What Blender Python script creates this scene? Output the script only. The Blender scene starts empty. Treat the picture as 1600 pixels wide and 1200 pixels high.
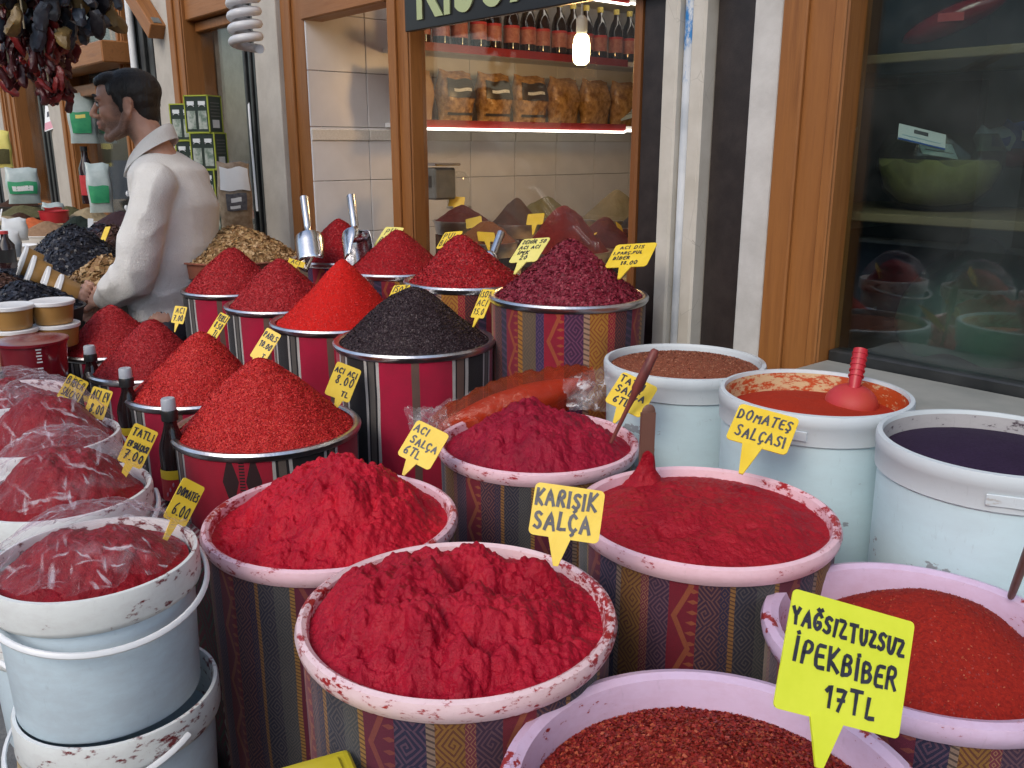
import bpy, bmesh, math, random
import numpy as np
from mathutils import Vector, Matrix, Euler

scene = bpy.context.scene
col = scene.collection
R = math.radians
random.seed(7)

# ------------------------------------------------------------------ camera, sky, sun, exposure
CAM_H, PITCH, FPX = 1.42, R(15.0), 1380.0          # eye height, tilt down, focal length in photo pixels
cam_d = bpy.data.cameras.new('camera')
cam_d.sensor_width = 36.0
cam_d.lens = 36.0 * FPX / 1600.0
cam_d.clip_start = 0.05
cam_d.clip_end = 400
cam = bpy.data.objects.new('camera', cam_d)
cam.location = (0, 0, CAM_H)
cam.rotation_euler = (R(90) - PITCH, 0, 0)
col.objects.link(cam)
scene.camera = cam

SUN_EL, SUN_AZ = R(40), R(212)                      # high behind the photographer, veiled by cloud
world = bpy.data.worlds.new('World')
scene.world = world
world.use_nodes = True
wn = world.node_tree
sky = wn.nodes.new('ShaderNodeTexSky')
sky.sky_type = 'NISHITA'
sky.sun_disc = False
sky.sun_elevation = SUN_EL
sky.sun_rotation = SUN_AZ
sky.air_density = 1.2
sky.dust_density = 2.5
bg = wn.nodes['Background']
wn.links.new(sky.outputs[0], bg.inputs['Color'])
bg.inputs['Strength'].default_value = 0.15

sun_d = bpy.data.lights.new('sun', 'SUN')
sun_d.energy = 0.5
sun_d.angle = R(25)
sun_d.color = (1.0, 0.97, 0.92)
sun = bpy.data.objects.new('sun', sun_d)
sd = Vector((math.sin(SUN_AZ) * math.cos(SUN_EL), math.cos(SUN_AZ) * math.cos(SUN_EL), math.sin(SUN_EL)))
sun.rotation_euler = (-sd).to_track_quat('-Z', 'Y').to_euler()
sun.location = (0, -3, 9)
col.objects.link(sun)

vs = scene.view_settings
vs.view_transform = 'Standard'
vs.look = 'None'
vs.gamma = 1.0
vs.use_curve_mapping = False
vs.exposure = 0.52
scene.cycles.max_bounces = 8
scene.cycles.transparent_max_bounces = 16
scene.cycles.use_denoising = True
scene.cycles.caustics_reflective = False
scene.cycles.caustics_refractive = False

# ------------------------------------------------------------------ measuring helpers
def at(px, py, z):
    """world point seen at photo pixel (px,py), z metres in front of the lens"""
    x = (px - 800) / FPX
    y = (py - 600) / FPX
    return Vector((x * z, z * (math.cos(PITCH) - y * math.sin(PITCH)), CAM_H - z * (math.sin(PITCH) + y * math.cos(PITCH))))

ANG = R(-50)                                        # the shop front runs 40 degrees left of the view
DV = Vector((-math.sin(R(40)), math.cos(R(40)), 0))
NV = Vector((math.cos(R(40)), math.sin(R(40)), 0))
def W(t, n, z=0.0):
    """t metres along the shop front, n metres towards the shops"""
    v = DV * t + NV * n
    return Vector((v.x, v.y, z))
def tn(p):
    return (p.x * DV.x + p.y * DV.y, p.x * NV.x + p.y * NV.y)

# ------------------------------------------------------------------ noise
_rs = np.random.RandomState(3)
_perm = np.arange(256); _rs.shuffle(_perm); _perm = np.concatenate([_perm, _perm])
_ga = _rs.rand(256) * 2 * np.pi
def perlin(x, y, seed=0):
    x = np.asarray(x, float) + seed * 17.31; y = np.asarray(y, float) - seed * 9.73
    xi = np.floor(x).astype(int); yi = np.floor(y).astype(int)
    xf = x - xi; yf = y - yi
    u = xf * xf * xf * (xf * (xf * 6 - 15) + 10); v = yf * yf * yf * (yf * (yf * 6 - 15) + 10)
    def g(ix, iy, dx, dy):
        a = _ga[_perm[(_perm[ix & 255] + iy) & 255]]
        return np.cos(a) * dx + np.sin(a) * dy
    n00 = g(xi, yi, xf, yf); n10 = g(xi + 1, yi, xf - 1, yf)
    n01 = g(xi, yi + 1, xf, yf - 1); n11 = g(xi + 1, yi + 1, xf - 1, yf - 1)
    return ((n00 * (1 - u) + n10 * u) * (1 - v) + (n01 * (1 - u) + n11 * u) * v) * 1.5
def fbm(x, y, o=4, seed=0):
    s = 0; a = 1.0; f = 1.0
    for k in range(o):
        s = s + a * perlin(x * f, y * f, seed + k); a *= .5; f *= 2.03
    return s
def ridged(x, y, o=3, seed=0):
    s = 0; a = 1.0; f = 1.0
    for k in range(o):
        s = s + a * (1 - np.abs(perlin(x * f, y * f, seed + k)) * 2); a *= .5; f *= 2.1
    return s

# ------------------------------------------------------------------ materials
def srgb(h):
    h = h.lstrip('#')
    c = [int(h[i:i + 2], 16) / 255 for i in (0, 2, 4)]
    return tuple(x / 12.92 if x <= .04045 else ((x + .055) / 1.055) ** 2.4 for x in c) + (1.0,)
def C4(c):
    if isinstance(c, str): return srgb(c)
    return tuple(c) + (1.0,) if len(c) == 3 else tuple(c)

class NT:
    """small wrapper to write node graphs tersely"""
    def __init__(s, name):
        s.m = bpy.data.materials.new(name); s.m.use_nodes = True
        s.t = s.m.node_tree; s.b = s.t.nodes['Principled BSDF']; s.out = s.t.nodes['Material Output']
    def n(s, typ, **kw):
        nd = s.t.nodes.new(typ)
        for k, v in kw.items(): setattr(nd, k, v)
        return nd
    def l(s, a, b): s.t.links.new(a, b)
    def set(s, sock, v):
        if hasattr(v, 'node'): s.l(v, sock)
        else: sock.default_value = v
    def math(s, op, a, b=0.0, c=None, clamp=False):
        nd = s.n('ShaderNodeMath', operation=op); nd.use_clamp = clamp
        s.set(nd.inputs[0], a); s.set(nd.inputs[1], b)
        if c is not None: s.set(nd.inputs[2], c)
        return nd.outputs[0]
    def ramp(s, fac, stops, interp='LINEAR'):
        nd = s.n('ShaderNodeValToRGB'); cr = nd.color_ramp; cr.interpolation = interp
        while len(cr.elements) < len(stops): cr.elements.new(0.5)
        for e, (p, c) in zip(cr.elements, stops): e.position = p; e.color = C4(c)
        s.set(nd.inputs[0], fac)
        return nd.outputs[0]
    def mix(s, f, a, b, mode='MIX'):
        nd = s.n('ShaderNodeMix', data_type='RGBA', blend_type=mode)
        s.set(nd.inputs[0], f); s.set(nd.inputs[6], C4(a) if not hasattr(a, 'node') else a)
        s.set(nd.inputs[7], C4(b) if not hasattr(b, 'node') else b)
        return nd.outputs[2]
    def co(s, kind='Object'): return s.n('ShaderNodeTexCoord').outputs[kind]
    def noise(s, scale, detail=4, rough=.55, vec=None, out='Fac'):
        nd = s.n('ShaderNodeTexNoise'); nd.inputs['Scale'].default_value = scale
        nd.inputs['Detail'].default_value = detail; nd.inputs['Roughness'].default_value = rough
        s.l(vec if vec is not None else s.co(), nd.inputs['Vector'])
        return nd.outputs[out]
    def bump(s, h, strength=.3, dist=.01):
        nd = s.n('ShaderNodeBump'); nd.inputs['Strength'].default_value = strength
        nd.inputs['Distance'].default_value = dist; s.set(nd.inputs['Height'], h)
        s.l(nd.outputs[0], s.b.inputs['Normal'])
    def P(s, **kw):
        names = dict(col='Base Color', rough='Roughness', metal='Metallic', spec='Specular IOR Level', alpha='Alpha',
                     em='Emission Color', es='Emission Strength', trans='Transmission Weight', coat='Coat Weight', sheen='Sheen Weight', sss='Subsurface Weight')
        for k, v in kw.items():
            s.set(s.b.inputs[names[k]], C4(v) if k in ('col', 'em') and not hasattr(v, 'node') else v)
        return s

def simple(name, c1, c2=None, scale=12, rough=.5, bump=0.0, bscale=60, metal=0.0, spec=.5, stretch=None, detail=5, lo=.35, hi=.65, dist=.01):
    k = NT(name); k.P(rough=rough, metal=metal, spec=spec)
    vec = k.co()
    if stretch:
        mp = k.n('ShaderNodeMapping'); mp.inputs['Scale'].default_value = stretch; k.l(vec, mp.inputs[0]); vec = mp.outputs[0]
    if c2 is not None:
        f = k.noise(scale, detail, .6, vec)
        k.P(col=k.ramp(f, [(lo, c1), (hi, c2)]))
    else:
        k.P(col=c1)
    if bump: k.bump(k.noise(bscale, 4, .6, vec), bump, dist)
    return k.m

def wood(name, c1, c2, c3, along='z'):
    k = NT(name); vec = k.co()
    sc = dict(z=(14, 14, .9), x=(.9, 14, 14), y=(14, .9, 14))[along]
    mp = k.n('ShaderNodeMapping'); mp.inputs['Scale'].default_value = sc; k.l(vec, mp.inputs[0])
    n1 = k.noise(2.2, 6, .65, mp.outputs[0]); n2 = k.noise(9, 5, .7, mp.outputs[0])
    n3 = k.noise(1.6, 3, .5)
    c = k.ramp(n1, [(.3, c1), (.52, c2), (.72, c3)])
    c = k.mix(k.math('MULTIPLY', n2, .35), c, (c1[0] * .5, c1[1] * .5, c1[2] * .5))
    c = k.mix(k.math('MULTIPLY_ADD', n3, .8, -.25, True), c, (c1[0] * .7, c1[1] * .65, c1[2] * .6))
    k.P(col=c, rough=k.math('MULTIPLY_ADD', n2, .3, .3), spec=.4)
    k.bump(n2, .15, .004)
    return k.m

def flake_mat(name, *cols, rough=.55, spec=.35):
    k = NT(name)
    g = k.n('ShaderNodeNewGeometry')
    n = len(cols)
    k.P(col=k.ramp(g.outputs['Random Per Island'], [(i / max(1, n), c) for i, c in enumerate(cols)], 'CONSTANT'), rough=rough, spec=spec)
    return k.m

def powder(name, c1, c2, scale=140, rough=.85, bump=.5, dist=.003):
    k = NT(name)
    f = k.noise(scale, 3, .7); f2 = k.noise(9, 4, .6)
    c = k.ramp(f, [(.34, c1), (.62, c2)])
    c = k.mix(k.math('MULTIPLY_ADD', f2, 1.2, -.4, True), c, tuple(x * .72 for x in c1))
    k.P(col=c, rough=rough, spec=.25)
    k.bump(f, bump, dist)
    return k.m

def paste_mat(name, c1, c2, c3):
    k = NT(name)
    f = k.noise(16, 6, .65); f2 = k.noise(150, 3, .7); f3 = k.noise(45, 4, .6)
    c = k.ramp(f, [(.3, c1), (.5, c2), (.7, c3)])
    c = k.mix(k.math('MULTIPLY', k.math('GREATER_THAN', f2, .68), .25), c, tuple(x * 1.3 + .01 for x in c2))
    k.P(col=c, rough=k.math('MULTIPLY_ADD', f3, .55, .22), spec=.20)
    h = k.math('ADD', k.math('MULTIPLY', f2, .55), f3)
    k.bump(h, .9, .006)
    return k.m

PLASTIC_NOISE = 0
def stained(name, base, stain, amount=.5, scale=22, rough=.35, inner=True, grime=None):
    """plastic with smears of paste; the smears sit at their own places on the object"""
    k = NT(name); vec = k.co()
    mp = k.n('ShaderNodeMapping'); mp.inputs['Scale'].default_value = (1, 1, 2.2); k.l(vec, mp.inputs[0])
    f = k.noise(scale, 5, .6, mp.outputs[0]); g = k.noise(3.2, 2, .5)
    v = k.math('ADD', f, k.math('MULTIPLY_ADD', g, 1.0, -.25))
    fine = k.noise(scale * 3.2, 4, .65, mp.outputs[0])
    v = k.math('ADD', v, k.math('MULTIPLY_ADD', fine, .7, -.35))
    m = k.ramp(v, [(1.05 - amount * .42, (0, 0, 0)), (1.08 - amount * .42, (.45, .45, .45)), (1.15 - amount * .42, (1, 1, 1))])
    haze = k.ramp(v, [(.55, (0, 0, 0)), (1.0, (.35, .35, .35))])
    c = k.mix(haze, base, tuple(x * .6 + y * .4 for x, y in zip(base, stain)))
    m3 = k.n('ShaderNodeMapping'); m3.inputs['Scale'].default_value = (3, 3, .8); m3.inputs['Rotation'].default_value = (.5, .3, 0); k.l(vec, m3.inputs[0])
    scuff = k.ramp(k.noise(38, 5, .75, m3.outputs[0]), [(.60, (0, 0, 0)), (.72, (.28, .28, .28))])
    c = k.mix(scuff, c, tuple(x * .55 for x in base))
    c = k.mix(m, c, stain)
    k.P(col=c, rough=rough, spec=.5)
    k.bump(v, .08, .004)
    return k.m

def film_mat(name, tint=(1, 1, 1), haze=.10, hcol=(.85, .85, .9), bs=26, cr=.5):
    """thin clear polythene: see-through, with pale highlight streaks painted in"""
    k = NT(name)
    tr = k.n('ShaderNodeBsdfTransparent'); tr.inputs[0].default_value = C4(tint)
    f = k.noise(bs, 5, .6)
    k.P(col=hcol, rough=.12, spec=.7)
    k.bump(f, .55, .02)
    lw = k.n('ShaderNodeLayerWeight'); lw.inputs['Blend'].default_value = .25
    fac = k.math('ADD', k.math('MULTIPLY', k.math('POWER', lw.outputs['Facing'], 2.0), .5), haze, clamp=True)
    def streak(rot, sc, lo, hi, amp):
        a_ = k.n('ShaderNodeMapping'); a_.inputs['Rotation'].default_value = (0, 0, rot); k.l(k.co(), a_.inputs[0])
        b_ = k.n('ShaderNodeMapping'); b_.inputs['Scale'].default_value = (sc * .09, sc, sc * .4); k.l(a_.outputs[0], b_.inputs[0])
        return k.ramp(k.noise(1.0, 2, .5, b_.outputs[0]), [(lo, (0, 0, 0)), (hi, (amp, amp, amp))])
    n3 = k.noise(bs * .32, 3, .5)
    highlight = k.math('ADD', streak(.5, 95, .62, .72, cr), k.math('ADD', streak(-.35, 120, .63, .72, cr * .8), streak(1.2, 70, .64, .74, cr * .9)))  # painted highlights: whitish streaks and smears placed by noise
    highlight = k.math('MULTIPLY', highlight, k.ramp(n3, [(.42, (.12, .12, .12)), (.58, (1, 1, 1))]))
    highlight = k.math('ADD', highlight, k.ramp(n3, [(.60, (0, 0, 0)), (.74, (.22, .22, .22))]))
    fac = k.math('ADD', fac, highlight, clamp=True)
    mx = k.n('ShaderNodeMixShader'); k.l(fac, mx.inputs[0]); k.l(tr.outputs[0], mx.inputs[1]); k.l(k.b.outputs[0], mx.inputs[2])
    k.l(mx.outputs[0], k.out.inputs[0])
    return k.m

def glass_mat(name, tint=(.93, .96, .95), rough=.0, dirt=.03, ior=1.5):
    k = NT(name)
    tr = k.n('ShaderNodeBsdfTransparent'); tr.inputs[0].default_value = C4(tint)
    gl = k.n('ShaderNodeBsdfGlossy'); gl.inputs['Roughness'].default_value = rough
    lw = k.n('ShaderNodeLayerWeight'); lw.inputs['Blend'].default_value = .5
    f0 = ((ior - 1) / (ior + 1)) ** 2
    fr = k.math('MULTIPLY_ADD', k.math('POWER', lw.outputs['Facing'], 5.0), 1 - f0, f0)
    mx = k.n('ShaderNodeMixShader'); k.l(fr, mx.inputs[0]); k.l(tr.outputs[0], mx.inputs[1]); k.l(gl.outputs[0], mx.inputs[2])
    df = k.n('ShaderNodeBsdfDiffuse'); df.inputs[0].default_value = (.7, .72, .72, 1)
    f = k.math('MULTIPLY', k.ramp(k.noise(3, 5, .6), [(.4, (0, 0, 0)), (.75, (1, 1, 1))]), dirt)
    m2 = k.n('ShaderNodeMixShader'); k.l(f, m2.inputs[0]); k.l(mx.outputs[0], m2.inputs[1]); k.l(df.outputs[0], m2.inputs[2])
    k.l(m2.outputs[0], k.out.inputs[0])
    return k.m

def emit(name, c, s):
    k = NT(name); k.P(col=(0.8, .8, .8), em=c, es=s); return k.m

UNIT = .0125
def cloth(name, bands, motif_amt=.8, unit=UNIT):
    """woven striped cloth: bands = (width in units, ground colour, motif colour, motif kind)
       u and v are metres round and up the cover; kinds: 0 plain, 1 scroll, 2 zigzag, 3 cross ticks, 4 diamonds"""
    k = NT(name)
    uvn = k.n('ShaderNodeUVMap'); uvn.uv_map = 'uv'
    sep = k.n('ShaderNodeSeparateXYZ'); k.l(uvn.outputs[0], sep.inputs[0])
    wob = k.math('MULTIPLY_ADD', k.noise(5, 2, .5), .008, -.004)
    u = k.math('ADD', sep.outputs[0], wob); v = sep.outputs[1]
    total = sum(b[0] for b in bands)
    per = total * unit
    ph = k.math('FRACT', k.math('DIVIDE', u, per))
    pos = 0; gs, ms, ks, s0, ws = [], [], [], [], []
    for w, gcol, mcol, kind in bands:
        p = pos / total
        gs.append((p, gcol)); ms.append((p, mcol)); ks.append((p, (kind / 8,) * 3)); s0.append((p, (p,) * 3)); ws.append((p, (w / 16,) * 3))
        pos += w
    ground = k.ramp(ph, gs, 'CONSTANT'); mot = k.ramp(ph, ms, 'CONSTANT')
    kind = k.math('MULTIPLY', k.ramp(ph, ks, 'CONSTANT'), 8)
    start = k.ramp(ph, s0, 'CONSTANT'); wid = k.math('MULTIPLY', k.ramp(ph, ws, 'CONSTANT'), 16 / total)
    a = k.math('DIVIDE', k.math('SUBTRACT', ph, start), wid)               # 0..1 across the band
    wm = k.math('MULTIPLY', wid, per)                                      # band width in metres
    b = k.math('DIVIDE', v, k.math('MULTIPLY', wm, 1.25))
    fb = k.math('FRACT', b)
    alt = k.math('GREATER_THAN', k.math('FRACT', k.math('MULTIPLY', b, .5)), .5)
    x = k.math('SUBTRACT', a, k.math('MULTIPLY_ADD', alt, .24, .38)); y = k.math('SUBTRACT', fb, .5)
    r = k.math('MULTIPLY', k.math('ADD', k.math('ABSOLUTE', x), k.math('ABSOLUTE', y)), .85)
    th = k.math('ARCTAN2', y, x)
    sp = k.math('SINE', k.math('ADD', k.math('MULTIPLY', th, k.math('MULTIPLY_ADD', alt, 2, -1)), k.math('MULTIPLY', r, 34)))
    sp = k.math('GREATER_THAN', sp, .25)
    tri = k.math('ABSOLUTE', k.math('SUBTRACT', k.math('FRACT', k.math('MULTIPLY', b, .5)), .5))
    zz = k.math('LESS_THAN', k.math('ABSOLUTE', k.math('SUBTRACT', a, k.math('MULTIPLY_ADD', tri, 1.1, .22))), .10)
    dots = k.math('LESS_THAN', k.math('ADD', k.math('ABSOLUTE', k.math('SUBTRACT', a, .85)), k.math('ABSOLUTE', k.math('SUBTRACT', k.math('FRACT', k.math('MULTIPLY', b, 3)), .5))), .22)
    zz = k.math('MAXIMUM', zz, dots)
    tick = k.math('LESS_THAN', k.math('FRACT', k.math('ADD', k.math('MULTIPLY', b, 1.6), k.math('MULTIPLY', a, .5))), .36)
    dia = k.math('ADD', k.math('ABSOLUTE', k.math('SUBTRACT', a, .5)), k.math('ABSOLUTE', y))
    dm = k.math('LESS_THAN', k.math('ABSOLUTE', k.math('SUBTRACT', k.math('FRACT', k.math('MULTIPLY', dia, 2.6)), .5)), .16)
    fr2 = k.math('FRACT', k.math('MULTIPLY', v, 1 / .26))                   # sparse woven figures, spaced along the band
    hy = k.math('ABSOLUTE', k.math('SUBTRACT', fr2, .5)); hx = k.math('ABSOLUTE', k.math('SUBTRACT', a, .5))
    hook = k.math('LESS_THAN', k.math('ABSOLUTE', k.math('SUBTRACT', hx, .19)), k.math('MULTIPLY_ADD', k.math('ABSOLUTE', k.math('SUBTRACT', hy, .22)), -.52, .135))
    hook = k.math('MAXIMUM', hook, k.math('MULTIPLY', k.math('LESS_THAN', hx, .045), k.math('GREATER_THAN', k.math('SINE', k.math('MULTIPLY', v, 900)), -.4)))
    def sel(i, m): return k.math('MULTIPLY', m, k.math('COMPARE', kind, float(i), .4))
    mask = k.math('ADD', sel(1, sp), k.math('ADD', sel(2, zz), k.math('ADD', sel(3, tick), k.math('ADD', sel(4, dm), sel(5, hook)))))
    mask = k.math('MULTIPLY', mask, motif_amt, clamp=True)
    fade = k.noise(7, 4, .6)
    c = k.mix(mask, ground, mot)
    c = k.mix(k.math('MULTIPLY_ADD', fade, .9, -.3, True), c, (.03, .02, .022))
    wv = k.math('SINE', k.math('MULTIPLY', v, 2600)); wu = k.math('SINE', k.math('MULTIPLY', u, 2600))
    yarn = k.noise(420, 2, .7)
    c = k.mix(k.math('MULTIPLY', yarn, .38), c, (.02, .015, .015))
    k.P(col=c, rough=.85, spec=.2, sheen=.15)
    k.bump(k.math('ADD', k.math('MULTIPLY', k.math('MULTIPLY', wv, wu), .3), k.math('ADD', yarn, k.math('MULTIPLY', mask, .6))), .25, .002)
    return k.m

# ------------------------------------------------------------------ mesh builder
class MB:
    def __init__(s): s.v = []; s.f = []; s.m = []; s.uv = []
    def add(s, v, f, m=0, uv=None):
        o = len(s.v); s.v.extend([tuple(p) for p in v]); s.f.extend([tuple(i + o for i in q) for q in f]); s.m.extend([m] * len(f))
        return s
    def box(s, c, d, m=0, rot=None):
        x, y, z = d[0] / 2, d[1] / 2, d[2] / 2
        vs_ = [Vector((i * x, j * y, k * z)) for i in (-1, 1) for j in (-1, 1) for k in (-1, 1)]
        if rot is not None: vs_ = [rot @ p for p in vs_]
        vs_ = [p + Vector(c) for p in vs_]
        return s.add(vs_, [(0, 1, 3, 2), (4, 6, 7, 5), (0, 4, 5, 1), (2, 3, 7, 6), (0, 2, 6, 4), (1, 5, 7, 3)], m)
    def span(s, a, b, m=0):
        return s.box([(p + q) / 2 for p, q in zip(a, b)], [abs(q - p) for p, q in zip(a, b)], m)
    def lathe(s, prof, n=48, c=(0, 0, 0), m=0, rot=None, close=False):
        vs_ = []
        for r, z in prof:
            for i in range(n):
                a = 2 * math.pi * i / n
                p = Vector((r * math.cos(a), r * math.sin(a), z))
                if rot is not None: p = rot @ p
                vs_.append(p + Vector(c))
        f = []
        np_ = len(prof)
        for j in range(np_ - 1 if not close else np_):
            j2 = (j + 1) % np_
            for i in range(n):
                i2 = (i + 1) % n
                f.append((j * n + i, j * n + i2, j2 * n + i2, j2 * n + i))
        return s.add(vs_, f, m)
    def disc(s, r, z, n=48, c=(0, 0, 0), m=0, up=True):
        vs_ = [(c[0] + r * math.cos(2 * math.pi * i / n), c[1] + r * math.sin(2 * math.pi * i / n), c[2] + z) for i in range(n)]
        return s.add(vs_, [tuple(range(n)) if up else tuple(reversed(range(n)))], m)
    def tube(s, pts, r, n=10, m=0, cap=True, flat=1.0):
        pts = [Vector(p) for p in pts]; rs = r if isinstance(r, (list, tuple)) else [r] * len(pts)
        vs_ = []; f = []
        prev = None
        for i, p in enumerate(pts):
            d = (pts[min(i + 1, len(pts) - 1)] - pts[max(i - 1, 0)]).normalized()
            if prev is None:
                a = d.orthogonal().normalized()
            else:
                a = prev - d * prev.dot(d)
                a = a.normalized() if a.length > 1e-6 else d.orthogonal().normalized()
            prev = a; b = d.cross(a)
            for k in range(n):
                t = 2 * math.pi * k / n
                vs_.append(p + (a * math.cos(t) + b * math.sin(t) * flat) * rs[i])
        for i in range(len(pts) - 1):
            for k in range(n):
                k2 = (k + 1) % n
                f.append((i * n + k, i * n + k2, (i + 1) * n + k2, (i + 1) * n + k))
        if cap:
            f.append(tuple(reversed(range(n)))); f.append(tuple((len(pts) - 1) * n + k for k in range(n)))
        return s.add(vs_, f, m)
    def ell(s, c, r, m=0, rot=None, nu=16, nv=10):
        vs_ = [Vector((0, 0, r[2]))]; f = []
        for j in range(1, nv):
            p = math.pi * j / nv
            for i in range(nu):
                a = 2 * math.pi * i / nu
                vs_.append(Vector((r[0] * math.sin(p) * math.cos(a), r[1] * math.sin(p) * math.sin(a), r[2] * math.cos(p))))
        vs_.append(Vector((0, 0, -r[2])))
        for i in range(nu):
            f.append((0, 1 + i, 1 + (i + 1) % nu))
            f.append((len(vs_) - 1, 1 + (nv - 2) * nu + (i + 1) % nu, 1 + (nv - 2) * nu + i))
        for j in range(nv - 2):
            for i in range(nu):
                a = 1 + j * nu + i; b = 1 + j * nu + (i + 1) % nu
                f.append((a, a + nu, b + nu, b))
        if rot is not None: vs_ = [rot @ p for p in vs_]
        return s.add([p + Vector(c) for p in vs_], f, m)
    def mesh(s, name, mats, smooth=False, bevel=0.0, seg=1):
        me = bpy.data.meshes.new(name)
        me.from_pydata(s.v, [], s.f)
        for mt in (mats if isinstance(mats, (list, tuple)) else [mats]): me.materials.append(mt)
        if any(s.m): me.polygons.foreach_set('material_index', s.m)
        bm = bmesh.new(); bm.from_mesh(me)
        bmesh.ops.recalc_face_normals(bm, faces=bm.faces) if not getattr(s, 'keep', False) else None
        if bevel:
            bmesh.ops.bevel(bm, geom=bm.edges[:], offset=bevel, segments=seg, profile=.6, affect='EDGES', clamp_overlap=True)
        bm.to_mesh(me); bm.free()
        if smooth:
            me.polygons.foreach_set('use_smooth', [True] * len(me.polygons))
            me.set_sharp_from_angle(angle=R(38))
        return me
    def build(s, name, mats, parent=None, smooth=False, bevel=0.0, loc=None, rotz=None, seg=1):
        return link(name, s.mesh(name, mats, smooth, bevel, seg), parent, loc, rotz)

def link(name, me, parent=None, loc=None, rotz=None):
    o = bpy.data.objects.new(name, me); col.objects.link(o)
    if parent is not None: o.parent = parent
    if loc is not None: o.location = loc
    if rotz is not None: o.rotation_euler = (0, 0, rotz)
    return o
def tag(o, label=None, cat=None, group=None, kind=None):
    if label: o['label'] = label
    if cat: o['category'] = cat
    if group: o['group'] = group
    if kind: o['kind'] = kind
    return o
def thing(name, label, cat, loc=(0, 0, 0), rotz=0.0, group=None):
    o = link(name, None, None, loc, rotz)
    o.empty_display_size = .05
    return tag(o, label, cat, group)
def copy_tree(o, parent=None):
    kids = [c for c in bpy.data.objects if c.parent == o]
    c = o.copy(); col.objects.link(c)
    if parent is not None: c.parent = parent
    for k in kids: copy_tree(k, c)
    return c
def np_mesh(name, v, quads, mats, smooth=True):
    me = bpy.data.meshes.new(name)
    v = np.asarray(v, np.float32); q = np.asarray(quads, np.int32)
    me.vertices.add(len(v)); me.vertices.foreach_set('co', v.ravel())
    k = q.shape[1]
    me.loops.add(q.size); me.loops.foreach_set('vertex_index', q.ravel())
    me.polygons.add(len(q)); me.polygons.foreach_set('loop_start', np.arange(0, q.size, k, dtype=np.int32))
    me.update(calc_edges=True); me.validate()
    for mt in (mats if isinstance(mats, (list, tuple)) else [mats]): me.materials.append(mt)
    if smooth: me.polygons.foreach_set('use_smooth', np.ones(len(me.polygons), bool))
    return me
# ------------------------------------------------------------------ shared materials
M = {}
M['oak'] = wood('oak', (.25, .095, .026), (.34, .138, .038), (.19, .068, .018))
M['oak_x'] = wood('oak_x', (.27, .105, .03), (.36, .15, .046), (.22, .08, .024), 'x')
M['oak_dark'] = wood('oak_dark', (.17, .06, .018), (.24, .09, .025), (.12, .04, .012))
M['board'] = wood('board', (.42, .30, .16), (.5, .38, .22), (.34, .23, .12), 'x')
M['cream'] = simple('cream_plaster', (.40, .37, .33), (.50, .47, .42), 7, .85, .25, 50, lo=.3, hi=.7, dist=.005)
M['white_plaster'] = simple('white_plaster', (.46, .45, .43), (.57, .56, .54), 9, .8, .22, 45, dist=.005)
M['brown_metal'] = simple('brown_metal', (.020, .015, .014), (.034, .026, .024), 20, .42, .08, 200)
M['black_metal'] = simple('black_metal', (.012, .014, .015), (.03, .032, .033), 15, .4, .05, 150)
M['grey_metal'] = simple('grey_metal', (.10, .105, .10), (.16, .165, .16), 15, .45)
M['steel'] = simple('steel', (.62, .62, .64), (.72, .72, .74), 30, .18, .05, 200, metal=1.0)
M['tin'] = simple('tin', (.55, .56, .58), (.70, .71, .73), 25, .28, .08, 160, metal=1.0)
M['white_paint'] = simple('white_paint', (.66, .68, .70), (.76, .78, .80), 10, .5)
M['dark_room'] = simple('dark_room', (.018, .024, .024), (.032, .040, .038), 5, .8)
M['shop_ceiling'] = simple('shop_ceiling', (.55, .50, .42), (.62, .57, .5), 4, .9)
M['tile'] = simple('tile', (.66, .65, .66), (.72, .71, .72), 6, .34, .03, 25)
M['grout'] = simple('grout', (.25, .24, .22), (.32, .31, .29), 40, .9)
M['border_tile'] = simple('border_tile', (.60, .56, .50), (.72, .70, .66), 18, .2, .2, 30, stretch=(6, 6, 26))
M['glass'] = glass_mat('glass', (.95, .95, .93), 0, .035)
M['glass_green'] = glass_mat('glass_green', (.80, .87, .85), 0, .03, 1.95)
M['red_strip'] = simple('red_strip', (.20, .012, .014), (.25, .02, .02), 10, .4)
M['led'] = emit('led', (1.0, .93, .84), 5.0)
M['bulb'] = emit('bulb', (1.0, .80, .42), 16.0)
M['yellow_card'] = simple('yellow_card', (.76, .52, .025), (.83, .60, .05), 18, .42, .06, 90)
M['yellow_bright'] = simple('yellow_bright', (.70, .78, .03), (.78, .84, .05), 14, .4, .05, 90)
M['yellow_pale'] = simple('yellow_pale', (.74, .66, .16), (.82, .73, .22), 14, .45, .06, 90)
M['ink'] = simple('ink', (.012, .012, .022), (.03, .03, .05), 60, .5)
M['ink_grey'] = simple('ink_grey', (.045, .045, .06), (.10, .10, .11), 60, .5)
M['asphalt'] = simple('asphalt', (.055, .06, .068), (.10, .105, .115), 30, .8, .5, 160)
M['paving'] = simple('paving', (.13, .135, .14), (.20, .20, .20), 9, .75, .4, 120)
M['concrete'] = simple('concrete', (.30, .30, .28), (.40, .39, .37), 10, .8, .3, 60)
M['marble'] = simple('marble', (.26, .27, .25), (.36, .36, .33), 7, .4, .05, 40, detail=8)
M['card_white'] = simple('card_white', (.75, .77, .78), None, rough=.6)
M['card_blue'] = simple('card_blue', (.42, .56, .66), (.5, .64, .72), 20, .6)
M['blue_print'] = simple('blue_print', (.02, .10, .38), None, rough=.5)
M['green_print'] = simple('green_print', (.02, .26, .12), (.05, .36, .16), 15, .45)
M['red_print'] = simple('red_print', (.42, .02, .03), (.5, .05, .05), 18, .5)
M['pink_print'] = simple('pink_print', (.62, .30, .36), None, rough=.6)
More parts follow.
